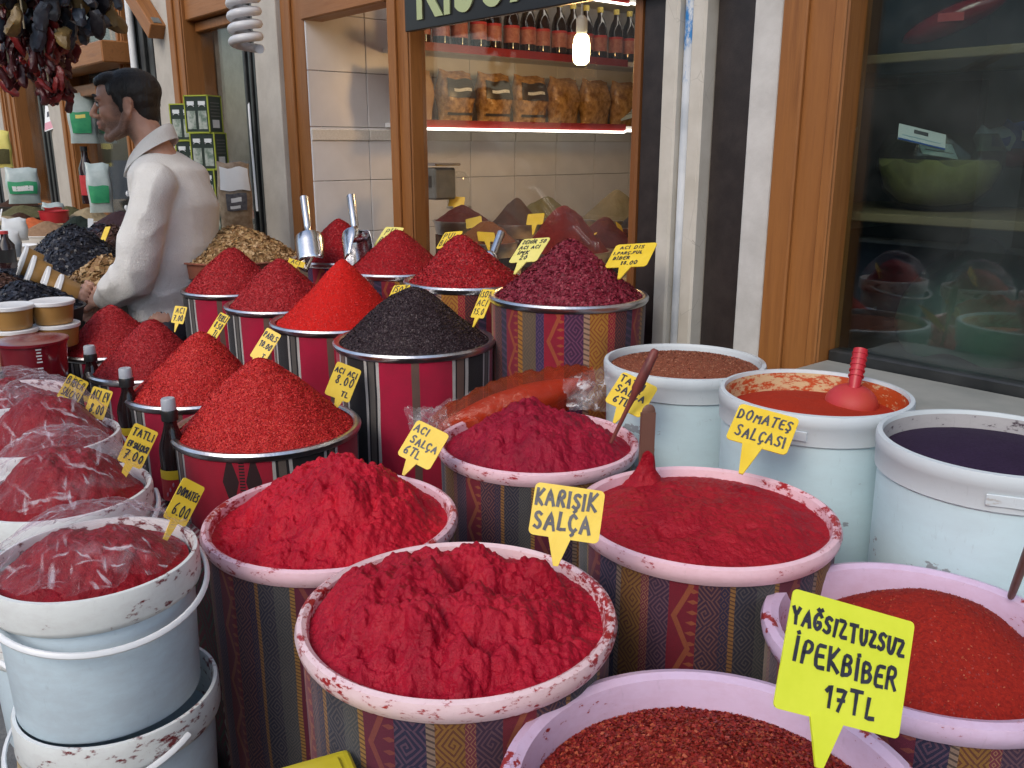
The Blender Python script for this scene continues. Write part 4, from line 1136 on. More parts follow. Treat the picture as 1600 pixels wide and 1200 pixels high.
# wooden spatula in the smooth paste, stick in the other, dark handle at the right edge
M['old_wood'] = wood('old_wood', (.15, .075, .055), (.20, .10, .075), (.11, .05, .04))
M['red_wood'] = wood('red_wood', (.16, .035, .03), (.22, .05, .04), (.10, .02, .02))
pz = onz(1008, 752, P_D.z + .002); tp = Vector((pz.x + .002, pz.y + .006, pz.z + .130))
t = thing('wooden_spatula', 'flat wooden spatula standing upright with red paste at its foot', 'spatula', pz)
d_ = tp - pz; mb = MB()
V = []
for s0, s1 in ((-.3, .96),):
    mb.box(d_ * ((s0 + s1) / 2), (.025, .008, d_.length * (s1 - s0)), 0, Euler((0, 0, .2)).to_matrix() @ Matrix.Identity(3))
mb.ell(d_ * .955, (.0124, .0040, .014), 0, Euler((0, 0, .2)).to_matrix())
o = mb.build('handle', M['old_wood'], t)
mb = MB(); V = []; m, q = 22, 26
for a in range(m):                                  # paste clinging round the foot of the blade, running out into the tub
    v = a / (m - 1)
    for b in range(q):
        an = 2 * math.pi * b / q
        rr = .013 + .034 * (1 - v) ** 3.2
        rr *= 1 + .28 * float(fbm(np.array(math.cos(an) * 1.3 + 4), np.array(math.sin(an) * 1.3 + v * 3.2), 3, 5))
        V.append((rr * math.cos(an) + d_.x * v * .45, rr * .8 * math.sin(an) + d_.y * v * .45, -.016 + .070 * v + .006 * math.sin(3 * an) * v))
mb.add(V, [(a * q + b, a * q + (b + 1) % q, (a + 1) * q + (b + 1) % q, (a + 1) * q + b) for a in range(m - 1) for b in range(q)])
mb.build('paste_lump', M['paste_d'], t, smooth=True)
sb = at(966, 668, 1.835); stp = sb + (at(1025, 546, 1.80) - sb)
t = thing('wooden_stick', 'long thin reddish wooden stick leaning in the deep crimson paste', 'stick', sb)
d_ = stp - sb; mb = MB(); mb.tube([-d_ * .2, d_ * .25, d_ * .45, d_ * .5, d_ * .97, d_], [.004, .005, .008, .012, .0095, .006], 10); mb.build('shaft', M['red_wood'], t, smooth=True)
sb = onz(1586, 915, P_F.z + .035); stp = at(1606, 862, 1.13); d_ = stp - sb
t = thing('wooden_spoon', 'dark wooden spoon handle in the orange red pepper at the right edge', 'spoon', sb)
mb = MB(); mb.tube([-d_ * .3, d_ * 0, d_, d_ * 1.9], [.008, .009, .010, .009], 12, flat=.6); mb.build('handle', M['old_wood'], t, smooth=True)
mb = MB(); mb.ell(-d_ * .6 - Vector((0, 0, .03)), (.018, .026, .010)); mb.build('bowl', M['old_wood'], t, smooth=True)

# plastic bag of orange stuff behind the third paste tub
def orange_bag():
    A, Bp = at(672, 668, 2.06), at(925, 585, 2.12)
    ax = Bp - A; L = ax.length; up = Vector((0, 0, 1)); fw = ax.cross(up).normalized()
    m, n = 60, 30
    V = np.zeros((m, n, 3)); 
    for i in range(m):
        s = i / (m - 1)
        c = A + ax * s
        hh = .026 + .042 * math.sin(math.pi * min(1, s * 1.02)) ** .6
        for j in range(n):
            a = 2 * math.pi * j / n
            p = c + fw * math.cos(a) * hh * 1.0 + up * (math.sin(a) * hh * 1.0 - .01)
            V[i, j] = p
    nz = ridged(np.linspace(0, 9, m)[:, None] + np.sin(np.linspace(0, 6.28, n))[None] * 1.2, np.cos(np.linspace(0, 2 * np.pi, n, endpoint=False))[None] * 2 + 0 * np.linspace(0, 1, m)[:, None], 3, 4)
    V[:, :, 2] += (nz - 1) * .008
    V[:, :, 1] += (nz - 1) * .006
    ctr = (A + Bp) / 2
    V -= np.array(ctr)
    idx = np.arange(m * n).reshape(m, n)
    q = np.stack([idx[:-1], idx[1:], np.roll(idx[1:], -1, 1), np.roll(idx[:-1], -1, 1)], -1).reshape(-1, 4)
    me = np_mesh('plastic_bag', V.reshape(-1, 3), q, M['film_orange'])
    t = thing('plastic_bag', 'long plastic bag with orange contents and loose clear ends lying behind the paste tub', 'plastic bag', ctr)
    link('filled_part', me, t)
    # contents
    mb = MB(); 
    cpts = [A + ax * (.06 + .88 * i / 10) - ctr - Vector((0, 0, .012)) for i in range(11)]
    mb.tube(cpts, [.012, .022, .03, .036, .04, .04, .04, .036, .03, .022, .012], 20)
    M['orange_fill'] = simple('orange_fill', (.40, .06, .02), (.48, .09, .03), 10, .5, .3, 30)
    mb.build('contents', M['orange_fill'], t, smooth=True)
    def loose(pts, seed):
        m2, n2 = 24, 18
        P0, P1, P2_, P3 = [np.array(p) for p in pts]
        u = np.linspace(0, 1, m2)[:, None, None]; v = np.linspace(0, 1, n2)[None, :, None]
        S = (P0 * (1 - u) + P1 * u) * (1 - v) + (P3 * (1 - u) + P2_ * u) * v
        nn = np.cross(P1 - P0, P3 - P0); nn = nn / np.linalg.norm(nn)
        w = fbm(u[..., 0] * 4 + 0 * v[..., 0], v[..., 0] * 3 + 0 * u[..., 0], 3, seed) * .022 + ridged(u[..., 0] * 5 + v[..., 0] * 2, v[..., 0] * 4 - u[..., 0], 2, seed) * .014
        S = S + nn * w[..., None] - np.array(ctr)
        idx = np.arange(m2 * n2).reshape(m2, n2)
        q = np.stack([idx[:-1, :-1], idx[1:, :-1], idx[1:, 1:], idx[:-1, 1:]], -1).reshape(-1, 4)
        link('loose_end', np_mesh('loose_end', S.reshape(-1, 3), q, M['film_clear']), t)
    loose([at(700, 640, 2.0), at(632, 640, 2.02), at(648, 690, 1.96), at(710, 700, 1.95)], 3)
    loose([at(640, 640, 2.06), at(735, 612, 2.1), at(735, 655, 2.05), at(650, 668, 2.02)], 5)
    loose([at(880, 590, 2.0), at(950, 570, 2.02), at(955, 640, 1.97), at(890, 640, 1.98)], 7)
orange_bag()

# yellow plastic lid at the bottom edge
M['yellow_plastic'] = simple('yellow_plastic', (.52, .42, .02), (.60, .50, .03), 8, .3)
yc = at(482, 1243, .93)
t = thing('yellow_container', 'yellow plastic container lid just showing at the bottom edge', 'container', (yc.x, yc.y, yc.z - .24), R(25))
mb = MB(); mb.box((0, 0, .11), (.105, .105, .22)); mb.build('body', M['yellow_plastic'], t, bevel=.012, seg=3)
mb = MB(); mb.box((0, 0, .23), (.118, .118, .022)); l_ = mb.build('lid', M['yellow_plastic'], t, bevel=.009, seg=3)
mb = MB(); mb.box((0, 0, .242), (.088, .088, .006)); mb.build('panel', M['yellow_plastic'], l_, bevel=.0025)
ch = yc.z - .24 - .12
t = thing('wooden_crate', 'wooden crate under the yellow plastic container', 'crate', (yc.x, yc.y, .12), R(25))
for a in range(4):
    for k in range(4):
        mb = MB(); q = Euler((0, 0, R(90 * a))).to_matrix(); c_ = q @ Vector((0, -.062, ch * (k + .5) / 4)); mb.box(c_, (.135 if a % 2 == 0 else .113, .010, ch / 4 - .012), 0, q); mb.build('slat', M['board'], t, bevel=.0015)
mb = MB(); mb.box((0, 0, ch - .006), (.112, .112, .010)); mb.build('top_board', M['board'], t)

# display stand with flowered cloth between the buckets and the cones, carrying three bottles
c0 = W(2.05, .50)
t = thing('display_stand', 'low stand under a dark red flowered cloth, behind the white buckets', 'stand', (0, 0, .12), ANG)
mb = MB(); mb.span((-3.0, .545, 0), (-1.46, .625, .50)); o = mb.build('cloth_cover', M['flower_cloth'], t, bevel=.01)
me = o.data; uv = me.uv_layers.new(name='uv')
for li, lp in enumerate(me.loops):
    v = me.vertices[lp.vertex_index].co; uv.data[li].uv = (v.x + v.y, v.z)
M['cap_pale'] = simple('cap_pale', (.34, .37, .42), (.42, .45, .5), 12, .35)
def syrup_bottle():
    t = thing('syrup_bottle', 'x', 'bottle', (0, 0, 0), 0, 'bottles of dark syrup on the low stand')
    mb = MB(); mb.lathe([(.001, 0), (.024, 0), (.0262, .004), (.0262, .135), (.024, .150), (.0150, .182), (.0122, .195), (.0122, .222)], 28); mb.build('glass', M['dark_glass'], t, smooth=True)
    mb = MB(); mb.lathe([(.0268, .018), (.0268, .088)], 28); lb = mb.build('label', M['red_print'], t, smooth=True)
    mb = MB(); mb.lathe([(.0272, .070), (.0272, .092)], 28); mb.build('label_band', M['yellow_card'], lb, smooth=True)
    mb = MB(); rs = np.random.RandomState(9)
    for i in range(7): mb.ell((.0268 * math.cos(-1.9 + .25 * i), .0268 * math.sin(-1.9 + .25 * i), .034 + .012 * (i % 3)), (.0015, .0045, .0055) , nu=8, nv=5)
    mb.build('fruit_print', M['pink_print'], lb, smooth=True)
    mb = MB(); mb.lathe([(.0158, .205), (.0158, .226), (.0145, .230), (.001, .230)], 24); mb.build('collar', M['black_plastic'], t, smooth=True)
    mb = MB(); mb.lathe([(.0140, .230), (.0135, .254), (.012, .257), (.001, .257)], 24); mb.build('cap', M['cap_pale'], t, smooth=True)
    return t
bt = syrup_bottle()
for i, (px, py, z) in enumerate(((262, 622, 1.98), (195, 575, 2.30), (139, 540, 2.62))):
    o = bt if i == 0 else copy_tree(bt)
    p = at(px, py, z); o.location = (p.x, p.y, .624)
    o.scale = (1.16, 1.16, (p.z - .624) / .257) if i == 0 else (1.2, 1.2, (p.z - .624) / .257)
    o.rotation_euler.z = .3 * i
    o['label'] = ['dark syrup bottle with grey cap and red and yellow label, nearest of the three', 'dark syrup bottle with grey cap, middle one, in front of the third tub', 'dark syrup bottle with grey cap, farthest, before the end tub of the front row'][i]
# ------------------------------------------------------------------ the stallholder
M['skin'] = None
def skin_mat():
    k = NT('skin'); vec = k.co()
    sep = k.n('ShaderNodeSeparateXYZ'); k.l(vec, sep.inputs[0])
    f = k.noise(30, 4); f2 = k.noise(240, 2, .7)
    c = k.ramp(f, [(.3, (.48, .26, .185)), (.7, (.55, .315, .23))])
    # stubble on jaw, chin and upper lip (the beard's own place on the head)
    at_ = k.n('ShaderNodeAttribute'); at_.attribute_name = 'beard'
    b = k.math('MULTIPLY', at_.outputs['Fac'], k.math('MULTIPLY_ADD', f2, .8, .35), clamp=True)
    c = k.mix(b, c, (.060, .042, .035))
    a2 = k.n('ShaderNodeAttribute'); a2.attribute_name = 'lip'
    c = k.mix(a2.outputs['Fac'], c, (.36, .13, .11))
    k.P(col=c, rough=.5, spec=.35, sss=.06); k.b.inputs['Subsurface Radius'].default_value = (.01, .004, .002)
    k.bump(f2, .08, .002)
    return k.m
M['skin'] = skin_mat()
def knit():
    k = NT('sweater_knit'); vec = k.co()
    sep = k.n('ShaderNodeSeparateXYZ'); k.l(vec, sep.inputs[0])
    row = k.math('SINE', k.math('MULTIPLY', sep.outputs[2], 1400)); f = k.noise(9, 4); g = k.noise(260, 2, .7)
    c = k.ramp(f, [(.3, (.68, .675, .655)), (.7, (.77, .765, .75))])
    k.P(col=c, rough=.95, spec=.15, sheen=.3)
    k.bump(k.math('ADD', k.math('MULTIPLY', row, .10), k.math('ADD', k.math('MULTIPLY', g, 1.3), k.math('MULTIPLY', f, 1.6))), .55, .007)
    return k.m
M['knit'] = knit()
M['hair'] = simple('hair', (.006, .005, .005), (.016, .012, .010), 60, .5, .6, 190, stretch=(1, 1, .35), dist=.006)
M['trousers'] = simple('trousers', (.03, .035, .05), (.045, .05, .07), 20, .85, .3, 200)
M['eye_white'] = simple('eye_white', (.55, .53, .5), None, rough=.25)
M['eye_dark'] = simple('eye_dark', (.012, .008, .006), None, rough=.15)

def chain(mb, pts, sub=5, nu=14, nv=9):
    """overlapping ellipsoids along a path: (x,y,z, rx,ry,rz)"""
    for i in range(len(pts) - 1):
        a, b = pts[i], pts[i + 1]
        for k in range(sub + (1 if i == len(pts) - 2 else 0)):
            t = k / sub
            p = [q * (1 - t) + w * t for q, w in zip(a, b)]
            if len(p) == 4: p = p[:3] + [p[3]] * 3
            mb.ell(p[:3], p[3:], nu=nu, nv=nv)
def fuse(name, mb, voxel, mat, smooth=6, sm=.5, disp=None):
    """union of overlapping closed shapes into one continuous smooth skin"""
    me = bpy.data.meshes.new(name + '_src'); me.from_pydata(mb.v, [], mb.f)
    o = bpy.data.objects.new(name + '_src', me); col.objects.link(o)
    r = o.modifiers.new('r', 'REMESH'); r.mode = 'VOXEL'; r.voxel_size = voxel
    if smooth:
        s = o.modifiers.new('s', 'SMOOTH'); s.iterations = smooth; s.factor = sm
    dg = bpy.context.evaluated_depsgraph_get(); dg.update()
    nm = bpy.data.meshes.new_from_object(o.evaluated_get(dg)); nm.name = name
    bpy.data.objects.remove(o); bpy.data.meshes.remove(me)
    nm.materials.clear(); nm.materials.append(mat)
    n = len(nm.vertices); v = np.empty(n * 3, np.float32); nm.vertices.foreach_get('co', v); v = v.reshape(-1, 3)
    if disp is not None:
        nr = np.empty(n * 3, np.float32); nm.vertices.foreach_get('normal', nr); nr = nr.reshape(-1, 3)
        v = v + nr * disp(v)[:, None]; nm.vertices.foreach_set('co', v.astype(np.float32).ravel())
    nm.polygons.foreach_set('use_smooth', np.ones(len(nm.polygons), bool)); nm.update()
    return nm, v

def person():
    HS = 1.12; HC = Vector((.135, .0, 1.572)); HR = Euler((0, R(4), R(11))).to_matrix()
    body = MB()
    class HB:                                       # head shapes are given in head space, then placed
        def __init__(s, mb): s.mb = mb
        def ell(s, c, r, rot=None, nu=20, nv=13):
            rr = HR if rot is None else HR @ rot
            s.mb.ell(HC + HR @ (Vector(c) * HS), [q * HS for q in r], 0, rr, nu, nv)
        def chain(s, pts, sub=5):
            for i in range(len(pts) - 1):
                for k in range(sub + 1):
                    t = k / sub; p = [q * (1 - t) + w * t for q, w in zip(pts[i], pts[i + 1])]
                    s.ell(p[:3], [p[3]] * 3 if len(p) == 4 else p[3:], nu=12, nv=8)
    h = HB(body)
    h.ell((-.020, 0, .034), (.096, .075, .082)); h.ell((.026, 0, .03), (.066, .062, .074))
    h.ell((.030, 0, -.010), (.058, .060, .062)); h.ell((.022, 0, -.055), (.056, .050, .042))
    h.ell((.050, 0, -.078), (.034, .036, .028)); h.ell((.074, 0, -.098), (.018, .024, .017))
    for s in (-1, 1):
        h.ell((.060, s * .034, -.016), (.022, .024, .022)); h.chain([(-.012, s * .062, -.03, .016), (.012, s * .056, -.075, .014), (.06, s * .026, -.098, .012)])
        h.chain([(.086, s * .010, .031, .011, .012, .0075), (.074, s * .046, .030, .012, .012, .007)])
        h.ell((.071, s * .032, .010), (.0155, .0165, .0095)); h.ell((.098, s * .011, -.027), (.0115, .0085, .008))
        # ear: rim, lobe and hollow between
        for k in range(11):
            a = R(-120 + 27 * k); h.ell((-.026 + .013 * math.cos(a) - .004 * math.sin(a), s * (.074 + .006), -.004 + .024 * math.sin(a)), (.0055, .0055, .0055), nu=8, nv=6)
        h.ell((-.025, s * .074, -.004), (.015, .007, .026)); h.ell((-.022, s * .078, -.030), (.008, .006, .010))
    h.chain([(.088, 0, .024, .0085), (.102, 0, .004, .0095), (.115, 0, -.018, .0115)]); h.ell((.106, 0, -.025), (.014, .011, .008))
    h.chain([(.093, -.018, -.052, .006), (.101, 0, -.048, .0075), (.093, .018, -.052, .006)]); h.chain([(.090, -.016, -.063, .006), (.097, 0, -.064, .0085), (.090, .016, -.063, .006)])
    h.ell((.084, 0, -.056), (.016, .024, .022))
    N0 = HC + HR @ (Vector((-.035, 0, -.05)) * HS)
    chain(body, [(N0.x, 0, N0.z, .064, .060, .06), (.055, 0, 1.45, .064, .062, .05), (.00, 0, 1.32, .085, .10, .05)])
    # trunk (under the clothes), legs and shoes
    tr = [(-.005, 0, 1.30, .105, .165, .07), (-.015, 0, 1.18, .125, .165, .08), (.01, 0, 1.02, .11, .145, .08), (.035, 0, .90, .115, .15, .08), (.04, 0, .80, .12, .155, .09)]
    chain(body, tr)
    for s in (-1, 1):
        chain(body, [(.04, s * .08, .76, .088), (.05, s * .085, .45, .060), (.03, s * .09, .40, .058), (.01, s * .09, .13, .040), (.01, s * .09, .06, .045)])
        chain(body, [(-.01, s * .09, .045, .042, .04, .036), (.11, s * .10, .035, .045, .045, .026), (.17, s * .10, .03, .03, .04, .02)])
    arm = {1: [(-.03, .185, 1.285, .062), (.012, .222, 1.15, .055), (.055, .232, .995, .046), (.165, .17, .90, .040), (.272, .082, .835, .029)],
           -1: [(-.02, -.185, 1.285, .062), (.03, -.215, 1.15, .055), (.075, -.225, .995, .046), (.18, -.13, .895, .040), (.275, .00, .842, .029)]}
    for s in (1, -1): chain(body, arm[s], 7)
    # hands: palm, four unequal curled fingers, thumb from the palm's side
    def hand(w, e, side, curl, spread):
        w = Vector(w); e = Vector(e).normalized()
        n = Vector((0, side, .25)); n = (n - e * n.dot(e)).normalized(); u = e.cross(n)     # u runs along the knuckles
        pts = [w + e * .005, w + e * .045, w + e * .082]
        for i, p in enumerate(pts):
            for q in (-1.5, -.5, .5, 1.5): body.ell(p + u * q * (.0145 + .003 * i), (.0165, .0165, .0165), nu=10, nv=7)
        K = w + e * .092
        for i, (q, ln) in enumerate(((-1.6, .074), (-.53, .086), (.53, .080), (1.6, .062))):
            p = K + u * q * .019; d = (e + u * q * spread).normalized(); rr = .0112 - .0006 * i
            c0 = curl[i]
            prev = p
            for sg, f in enumerate((.45, .32, .23)):
                c = c0 * (sg + .6)
                dd = (d * math.cos(c) - n * math.sin(c)).normalized()
                nx = prev + dd * ln * f
                for t in range(5): body.ell(prev.lerp(nx, t / 4), [rr * (1 - .07 * sg)] * 3, nu=10, nv=7)
                prev = nx
        p0 = w + e * .030 - u * .030; p1 = p0 + (e * .6 - u * .75 - n * .1).normalized() * .040; p2 = p1 + (e * .92 - u * .25 - n * .2).normalized() * .034; p3 = p2 + (e * .98 + u * .05 - n * .2).normalized() * .027
        for a, b, r_ in ((w + e * .012 - u * .016, p0, .0165), (p0, p1, .0138), (p1, p2, .0122), (p2, p3, .0112)):
            for t in range(6): body.ell(a.lerp(b, t / 5), [r_] * 3, nu=10, nv=7)
    hand((.278, .078, .832), (.80, -.25, .30), 1, (.12, .62, .72, .80), .10)
    hand((.282, .004, .836), (.72, .30, -.45), -1, (.5, .55, .6, .6), .04)
    me, v = fuse('person', body, .0042, M['skin'], 5, .5)
    # beard and lip regions
    hl = ((v - np.array(HC)) @ np.array(HR)) / HS
    x, y, z = hl[:, 0], hl[:, 1], hl[:, 2]
    jaw = np.clip((-.030 - z) / .022, 0, 1) * np.clip((x + .045) / .03, 0, 1) * np.clip((z + .135) / .025, 0, 1)
    side = np.clip((.035 - np.abs(x - .010)) / .02, 0, 1) * np.clip((.03 - z) / .02, 0, 1) * np.clip((np.abs(y) - .045) / .01, 0, 1) * np.clip((z + .13) / .02, 0, 1)
    mous = np.clip(1 - np.abs(z + .040) / .012, 0, 1) * np.clip((x - .075) / .01, 0, 1)
    lip = np.clip(1.4 - np.abs(z + .057) / .010, 0, 1) * np.clip((x - .088) / .006, 0, 1) * np.clip((.026 - np.abs(y)) / .006, 0, 1)
    headm = (z > -.14) & (x < .13)
    beard = np.clip(np.maximum(np.maximum(jaw * .9, side * .75), mous * .9) * (1 - lip), 0, 1) * headm * 1.0
    for nm, arr in (('beard', beard), ('lip', lip * headm)):
        a = me.attributes.new(nm, 'FLOAT', 'POINT'); a.data.foreach_set('value', arr.astype(np.float32))
    fy = R(180 - 4)
    o = link('person', me, None, (-1.345, 3.54, .0), fy)
    tag(o, 'man in a cream knitted sweater standing in profile with his hands held together', 'person')
    o.location.z = .0
    # hair
    hb = MB(); h2 = HB(hb)
    h2.ell((-.026, 0, .046), (.099, .080, .078)); h2.ell((-.054, 0, .016), (.060, .072, .054)); h2.ell((.030, 0, .086), (.056, .058, .030)); h2.ell((-.064, 0, -.016), (.044, .058, .062)); h2.ell((.064, 0, .082), (.028, .045, .024))
    for s in (-1, 1):
        h2.chain([(.012, s * .064, .045, .022, .014, .03), (-.002, s * .067, .012, .014, .009, .026), (-.002, s * .066, -.014, .009, .007, .014)])
    hm, hv = fuse('hair', hb, .0045, M['hair'], 3, .5, lambda v: ((fbm(v[:, 0] * 120 + v[:, 1] * 60, v[:, 2] * 50 + v[:, 1] * 60, 3, 5)) * .0014).astype(np.float32))
    # keep hair off the face
    bmh = bmesh.new(); bmh.from_mesh(hm)
    def onface(c):
        q = HR.transposed() @ ((c - HC) / HS)
        line = .058 if abs(q.y) > .045 else .072
        if q.x > .045 and q.z < line: return True
        if q.x > .022 and q.z < .035: return True
        if -.044 < q.x < -.006 and q.z < .030 and q.z > -.06 and abs(q.y) > .083: return True
        return False
    bmesh.ops.delete(bmh, geom=[f for f in bmh.faces if onface(f.calc_center_median())], context='FACES')
    bmh.to_mesh(hm); bmh.free()
    link('hair', hm, o)
    for s in (-1, 1):
        mb = MB(); hb2 = HB(mb); hb2.chain([(.096, s * .014, .036, .005, .006, .0032), (.092, s * .032, .042, .005, .006, .0035), (.078, s * .05, .035, .004, .005, .0025)]); mb.build('eyebrow', M['hair'], o, smooth=True)
        mb = MB(); HB(mb).ell((.0745, s * .033, .009), (.0135, .0125, .0085)); eb = mb.build('eye', M['eye_white'], o, smooth=True)
        mb = MB(); HB(mb).ell((.0845, s * .033, .009), (.0042, .0058, .0062)); mb.build('iris', M['eye_dark'], eb, smooth=True)
        mb = MB(); HB(mb).chain([(.086, s * .020, .0175, .0035, .004, .002), (.0865, s * .034, .0185, .0035, .004, .002), (.078, s * .046, .014, .003, .003, .002)]); mb.build('eyelash', M['hair'], eb, smooth=True)
    # sweater
    sw = MB()
    rz = lambda p: p
    yaw = Matrix.Rotation(R(-9), 3, 'Z')
    def ring(c, r): sw.ell(c, r, 0, yaw, 24, 14)
    tp = [(.020, 0, 1.372, .090, .115, .045), (-.006, 0, 1.315, .128, .195, .07), (-.026, 0, 1.20, .150, .195, .09), (-.012, 0, 1.06, .150, .182, .09), (.02, 0, .93, .146, .178, .08), (.038, 0, .84, .146, .182, .05), (.044, 0, .80, .136, .172, .035), (.045, 0, .765, .138, .174, .022)]
    for i in range(len(tp) - 1):
        for k in range(7):
            t = k / 6; p = [a * (1 - t) + b * t for a, b in zip(tp[i], tp[i + 1])]; ring(p[:3], p[3:])
    slv = {1: [(-.025, .165, 1.288, .082), (.000, .212, 1.17, .079), (.045, .232, 1.00, .074), (.075, .215, .945, .076), (.17, .165, .89, .066), (.245, .105, .845, .050), (.272, .082, .832, .043)],
           -1: [(-.02, -.165, 1.285, .082), (.03, -.205, 1.15, .078), (.075, -.22, .995, .078), (.18, -.13, .895, .062), (.27, -.005, .842, .043)]}
    for s in (1, -1): chain(sw, slv[s], 8, 18, 12)
    def wr(v):
        x, y, z = v[:, 0], v[:, 1], v[:, 2]
        arm_ = np.clip((np.abs(y) - .14) / .05, 0, 1)
        d = fbm(x * 4 + z * 2, z * 4 - y * 3, 2, 4) * .009
        d = d + (ridged(x * 4 + z * 6 + y * 3, z * 2.5 - x * 7, 1, 7) - .6) * .008 * (arm_ + np.clip((1.0 - z) / .12, 0, 1) * .8)
        band = ((z < .80) & (x < .19)).astype(float)
        d = d + band * np.sin(np.arctan2(y, x - .04) * 70) * .0022
        return d.astype(np.float32)
    sm_, _ = fuse('sweater', sw, .0065, M['knit'], 14, .5, wr)
    bmh = bmesh.new(); bmh.from_mesh(sm_)
    bmesh.ops.delete(bmh, geom=[f for f in bmh.faces if f.calc_center_median().z < .748 and abs(f.normal.z) > .5], context='FACES')
    # open the cuffs and the neck
    dirs = [(Vector((.275, .08, .832)), Vector((.8, -.45, -.2)).normalized()), (Vector((.273, -.002, .842)), Vector((.7, .6, -.3)).normalized())]
    bmesh.ops.delete(bmh, geom=[f for f in bmh.faces if any((f.calc_center_median() - c).dot(d) > .012 and (f.calc_center_median() - c).length < .09 for c, d in dirs)], context='FACES')
    bmh.to_mesh(sm_); bmh.free()
    sweater = link('sweater', sm_, o)
    # folded knitted collar, dropping to an open front
    mb = MB(); n = 48; V = []; F = []
    prof = [(0, -.01), (.004, .026), (.011, .032), (.018, .027), (.025, .006), (.033, -.024), (.026, -.022), (.018, .004), (.010, .014), (.005, -.01)]
    for i in range(n):
        a = 2 * math.pi * i / n
        front = max(0, math.cos(a)) ** 2
        cx, cz = .070 + front * .018, 1.416 - .062 * math.cos(a) - front * .030
        for (dr, dz) in prof:
            rr = .066 + dr
            V.append((cx - .02 + rr * 1.02 * math.cos(a), rr * .98 * math.sin(a), cz + dz * (1 - .25 * front)))
    m = len(prof)
    for i in range(n):
        for j in range(m):
            F.append((i * m + j, i * m + (j + 1) % m, ((i + 1) % n) * m + (j + 1) % m, ((i + 1) % n) * m + j))
    mb.add(V, F); cl = mb.build('collar', M['knit'], sweater, smooth=True)
    for i in range(3):
        mb = MB(); mb.ell((.150 + .012 * i, .012, 1.30 - .055 * i), (.006, .011, .011)); mb.build('button', M['white_plastic'], sweater, smooth=True)
    tr_ = MB()
    chain(tr_, [(.042, 0, .80, .125, .16, .05), (.045, 0, .70, .13, .165, .06)])
    for s in (-1, 1): chain(tr_, [(.045, s * .08, .72, .098), (.05, s * .088, .45, .078), (.03, s * .09, .14, .062)], 8)
    tm_, _ = fuse('trousers', tr_, .010, M['trousers'], 4, .5, lambda v: (fbm(v[:, 0] * 9 + v[:, 1] * 5, v[:, 2] * 14, 3, 3) * .005).astype(np.float32))
    link('trousers', tm_, o)
    for s in (-1, 1):
        mb = MB(); chain(mb, [(-.01, s * .09, .048, .054, .05, .044), (.11, s * .10, .04, .055, .054, .034), (.18, s * .10, .034, .035, .045, .026)])
        sm2, _ = fuse('shoe', mb, .008, M['black_plastic'], 3); link('shoe', sm2, o)
    return o
man = person()
for o_ in [man] + [c for c in bpy.data.objects if c.parent == man and c.name.split('.')[0] in ('trousers', 'shoe')]:
    for v_ in o_.data.vertices:                     # he stands on the pavement, 12 cm above the street
        if v_.co.z < .72: v_.co.z = .12 + v_.co.z * (.60 / .72)
# ------------------------------------------------------------------ stall furniture on the left
def counter(label, t0, t1, n0, n1, z, skirt='flower_cloth'):
    t = thing('display_counter', label, 'counter', (0, 0, .12), ANG, 'wooden display counters along the shop fronts')
    w = (n1 - n0); nb = max(2, round(w / .12)); bw = w / nb
    for i in range(nb):
        mb = MB(); mb.span((-t1, n0 + bw * i + .002, z - .12 - .025), (-t0, n0 + bw * (i + 1) - .002, z - .12)); mb.build('plank', M['board'], t, bevel=.002)
    for a in (t0 + .05, t1 - .05):
        for b in (n0 + .05, n1 - .05):
            mb = MB(); mb.box((-a, b, (z - .145) / 2), (.05, .05, z - .147)); mb.build('leg', M['board'], t, bevel=.003)
    mb = MB(); mb.span((-t1 + .01, n0 + .012, .1), (-t0 - .01, n0 + .02, z - .147)); mb.build('front_panel', M['oak_dark'], t)
    return t
counter('board on legs carrying the honey coloured tubs', 2.86, 4.15, .20, .64, .815)
counter('counter under the piles of raisins and nuts left of the man', 4.25, 6.1, .35, 1.85, .84)
counter('far counter under small trays of spices and pulses', 6.15, 9.8, .55, 1.9, .90)
counter('counter under the nut tray behind the man', 3.42, 4.2, 1.48, 1.90, .90)

# honey tubs
def honey_tub():
    t = thing('honey_tub', 'x', 'tub', (0, 0, 0), 0, 'honey coloured tubs with white lids')
    mb = MB(); mb.lathe([(.001, 0), (.052, 0), (.054, .003), (.062, .062)], 40); mb.build('body', M['honey_tub'], t, smooth=True)
    mb = MB(); mb.lathe([(.063, .058), (.0665, .060), (.0668, .069), (.064, .0715), (.058, .0700), (.001, .0700)], 40); mb.build('lid', M['lid_white'], t, smooth=True)
    return t
ht = honey_tub(); first = [True]
def put_tub(p, label, rot=None):
    o = ht if first[0] else copy_tree(ht); first[0] = False
    o.location = p
    if rot is not None: o.rotation_mode = 'QUATERNION'; o.rotation_quaternion = rot
    o['label'] = label; return o
hA = at(27, 541, 2.72); hB = at(93, 533, 2.80); zb = .815
for k in range(2):
    put_tub((hA.x - .004 * k, hA.y, zb + .072 * k), 'honey coloured tub at the left edge, %s' % ('bottom of its pair' if k == 0 else 'on top of another one'))
    put_tub((hB.x - .008 * k, hB.y, zb + .072 * k), 'honey coloured tub beside the man\'s hands, %s' % ('bottom of its pair' if k == 0 else 'on top of another one'))
# four more lying tilted with their white lids facing out
for i, (px, py, z) in enumerate(((88, 455, 3.12), (68, 442, 3.20), (46, 424, 3.30), (34, 408, 3.42))):
    p = at(px, py, z)
    q = Vector((-.80, -.45, .42)).to_track_quat('Z', 'X')
    put_tub(p + Vector((.05, .03, -.03)), ['nearest', 'second', 'third', 'farthest'][i] + ' of the honey coloured tubs tilted on their side behind the dark raisins', q)

